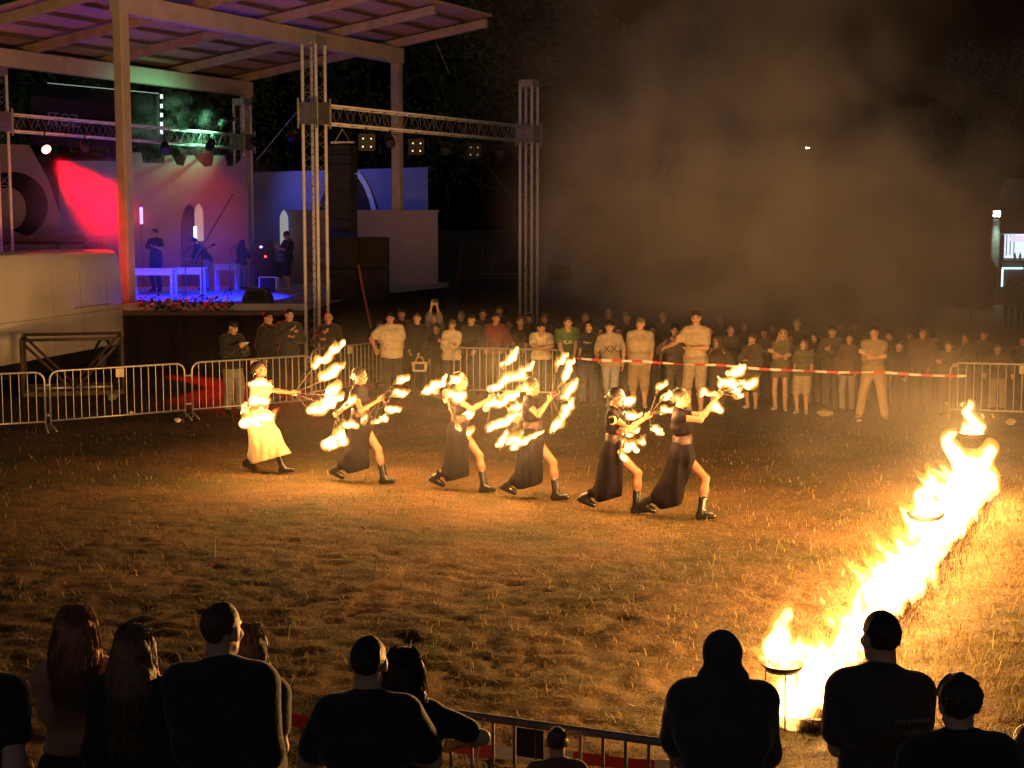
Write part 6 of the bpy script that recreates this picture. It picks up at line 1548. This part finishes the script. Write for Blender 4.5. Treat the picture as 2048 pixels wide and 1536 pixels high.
def bowl(label, px, py, ground, w, flame, power, seed):
    g = G(px, ground); s = F / g.y; top = P(px, py, g.y); t = thing('fire_bowl', label, 'fire bowl', g, group='fire bowls along the burning line')
    z = top.z; r = w / 2
    m = MB(); m.lathe([(r * .3, -.07), (r * .75, -.05), (r, 0), (r * .97, .005), (r * .7, -.035), (0, -.05)], (g.x, g.y, z), 28); m.build('bowl', M_iron, t, True, True)
    for k in range(3):
        a_ = 2 * math.pi * k / 3 + .5; m = MB(); m.tube([(g.x + r * .8 * math.cos(a_), g.y + r * .8 * math.sin(a_), z - .03), (g.x + r * .95 * math.cos(a_), g.y + r * .95 * math.sin(a_), 0)], .0055, 6); m.build('leg', M_iron, t, True)
    rg2 = np.random.default_rng(seed); pf = []
    for k in range(7):
        a_ = 6.28 * k / 7; p = np.array([g.x + r * .5 * math.cos(a_), g.y + r * .5 * math.sin(a_), z]); hh = rg2.uniform(.06, .20); q_ = p + np.array([rg2.normal() * .03, 0, hh * .6]); pf += [(p, q_, r * .28, r * .16), (q_, q_ + np.array([rg2.normal() * .05, 0, hh * .6]), r * .16, .006)]
    for i in range(len(flame) - 1):
        (x0, y0, r0), (x1, y1, r1) = flame[i], flame[i + 1]; pf.append((np.array(P(x0, y0, g.y)), np.array(P(x1, y1, g.y)), r0 / s, r1 / s))
    v, q = netmesh(pf, .014, .03, noise=(.016, 24, seed)); fl = mesh_np('flames', v, q, M_bf, parent=t, world=True)
    v, q = netmesh([(p_ + np.array([0, 0, .01]), q_ + np.array([0, 0, .03]), a_ + .016, b2 + .016) for p_, q_, a_, b2 in pf], .018, .04, noise=(.018, 16, seed + 2)); e = mesh_np('flame_edge', v, q, M_te); e.parent = fl; e.matrix_parent_inverse = Matrix.Identity(4)
    for k in range(4):
        x_, y_, _r = flame[rg2.integers(1, len(flame))]; p = np.array(P(x_ + rg2.normal() * 14, y_ + rg2.normal() * 12, g.y)); flame_streak(p, p + np.array([rg2.normal() * .02, 0, .06]), rg2.uniform(.010, .02), seed * 31 + k, M_bf, t, 'flame_lick', None, False)
    m = MB()
    for k in range(8):
        a_ = rg2.uniform(0, 6.28); c = Vector((g.x + r * .3 * math.cos(a_), g.y + r * .3 * math.sin(a_), z - .03)); m.tube([c, c + Vector((rg2.normal() * .04, rg2.normal() * .03, .07))], .014, 5)
    m.build('charred_wood', M_iron, t, True)
    lamp('flame_light', 'POINT', (g.x, g.y, z + .18), power, FIRE, t, .09)
bowl('nearest fire bowl on thin legs left of the burning line', 1563, 1328, 1448, .31, [(1556, 1315, 26), (1552, 1290, 22), (1566, 1268, 17), (1560, 1250, 13), (1574, 1232, 10), (1580, 1216, 2)], 45, 21)
bowl('middle fire bowl half swallowed by the burning line', 1848, 1028, 1128, .40, [(1850, 1020, 20), (1848, 995, 18), (1858, 975, 10), (1864, 960, 8), (1858, 954, 3)], 60, 22)
bowl('farthest fire bowl with a twisting yellow flame', 1940, 866, 962, .40, [(1938, 862, 10), (1948, 848, 12), (1940, 834, 8), (1932, 824, 7), (1942, 812, 5), (1938, 802, 2)], 70, 23)

# ------------------------------------------------------------------ smoke
def smoke(name, label, c, size, dens, centre, radii, scale, seed, lo=.42, hi=.72, col=(.93, .90, .86), low=None, step=None):
    m = MB(); m.box((0, 0, 0), size); o = m.build(name, None or bpy.data.materials.new(name)); o.location = c
    tag(o, label, 'smoke', kind='stuff')
    mt = o.data.materials[0]; mt.use_nodes = True; n, l = mt.node_tree.nodes, mt.node_tree.links
    n.remove(n['Principled BSDF'])
    pv = n.new('ShaderNodeVolumePrincipled'); pv.inputs['Color'].default_value = (*col, 1); pv.inputs['Anisotropy'].default_value = .25
    pv.inputs['Density Attribute'].default_value = ''
    l.new(pv.outputs[0], n['Material Output'].inputs['Volume'])
    tc = n.new('ShaderNodeTexCoord')
    nz = n.new('ShaderNodeTexNoise'); nz.inputs['Scale'].default_value = scale; nz.inputs['Detail'].default_value = 3.5; nz.inputs['Roughness'].default_value = .55; nz.inputs['Distortion'].default_value = .6
    mp = n.new('ShaderNodeMapping'); mp.inputs['Location'].default_value = (seed * 3.1, seed * 1.7, seed); l.new(tc.outputs['Object'], mp.inputs[0]); l.new(mp.outputs[0], nz.inputs['Vector'])
    mr = n.new('ShaderNodeMapRange'); mr.interpolation_type = 'SMOOTHSTEP'; mr.inputs[1].default_value = lo; mr.inputs[2].default_value = hi; l.new(nz.outputs[0], mr.inputs[0])
    def blob(cc, rr, k):
        m2 = n.new('ShaderNodeMapping'); m2.vector_type = 'TEXTURE'; m2.inputs['Location'].default_value = tuple(Vector(cc) - Vector(c)); m2.inputs['Scale'].default_value = rr
        l.new(tc.outputs['Object'], m2.inputs[0]); ln = n.new('ShaderNodeVectorMath'); ln.operation = 'LENGTH'; l.new(m2.outputs[0], ln.inputs[0])
        m3 = n.new('ShaderNodeMapRange'); m3.interpolation_type = 'SMOOTHSTEP'; m3.inputs[1].default_value = 1.0; m3.inputs[2].default_value = .15; m3.inputs[3].default_value = 0; m3.inputs[4].default_value = k; l.new(ln.outputs['Value'], m3.inputs[0]); return m3
    tot = None
    for cc, rr, k in zip(centre, radii, dens):
        q = blob(cc, rr, k)
        if tot is None: tot = q.outputs[0]
        else:
            ad = n.new('ShaderNodeMath'); ad.operation = 'ADD'; l.new(tot, ad.inputs[0]); l.new(q.outputs[0], ad.inputs[1]); tot = ad.outputs[0]
    mu = n.new('ShaderNodeMath'); mu.operation = 'MULTIPLY'; l.new(tot, mu.inputs[0]); l.new(mr.outputs[0], mu.inputs[1]); l.new(mu.outputs[0], pv.inputs['Density'])
    return o
smoke('smoke', 'brown smoke drifting up from the fires behind the dancers', (4.5, 29, 7.0), (21, 27, 13.94),
      (.82, .11, .06, .06, .03, .04), ((5.6, 33, 3.6), (4.6, 33, 7.0), (5.5, 23.5, .6), (7.8, 27, 1.6), (-.4, 19.0, 1.2), (10, 34, 4.5)), ((6.6, 7.0, 4.4), (6.4, 8, 7.0), (4.6, 7.5, 2.0), (4.6, 7, 3.4), (4.6, 2.0, 1.6), (7, 8, 6.5)), .50, 2, .33, .70)
smoke('smoke', 'smoke hanging in the red and blue stage light', (-9.2, 43.6, 4.35), (10, 13, 5.4),
      (.30, .12), (tuple(RED.lerp(Vector((-5.6, 32.6, .3)), .26)), (-9.6, 44.5, 3.2)), ((2.2, 2.2, 1.7), (5, 6.5, 3.2)), .75, 5, .30, .65)
smoke('smoke', 'wisps of green lit smoke over the castle wall', (-10.3, 45.6, 6.4), (4.4, 3.4, 3.2),
      (.9,), ((-10.2, 45.6, 6.3),), ((2.0, 1.5, 1.5),), 1.7, 8, .52, .68)
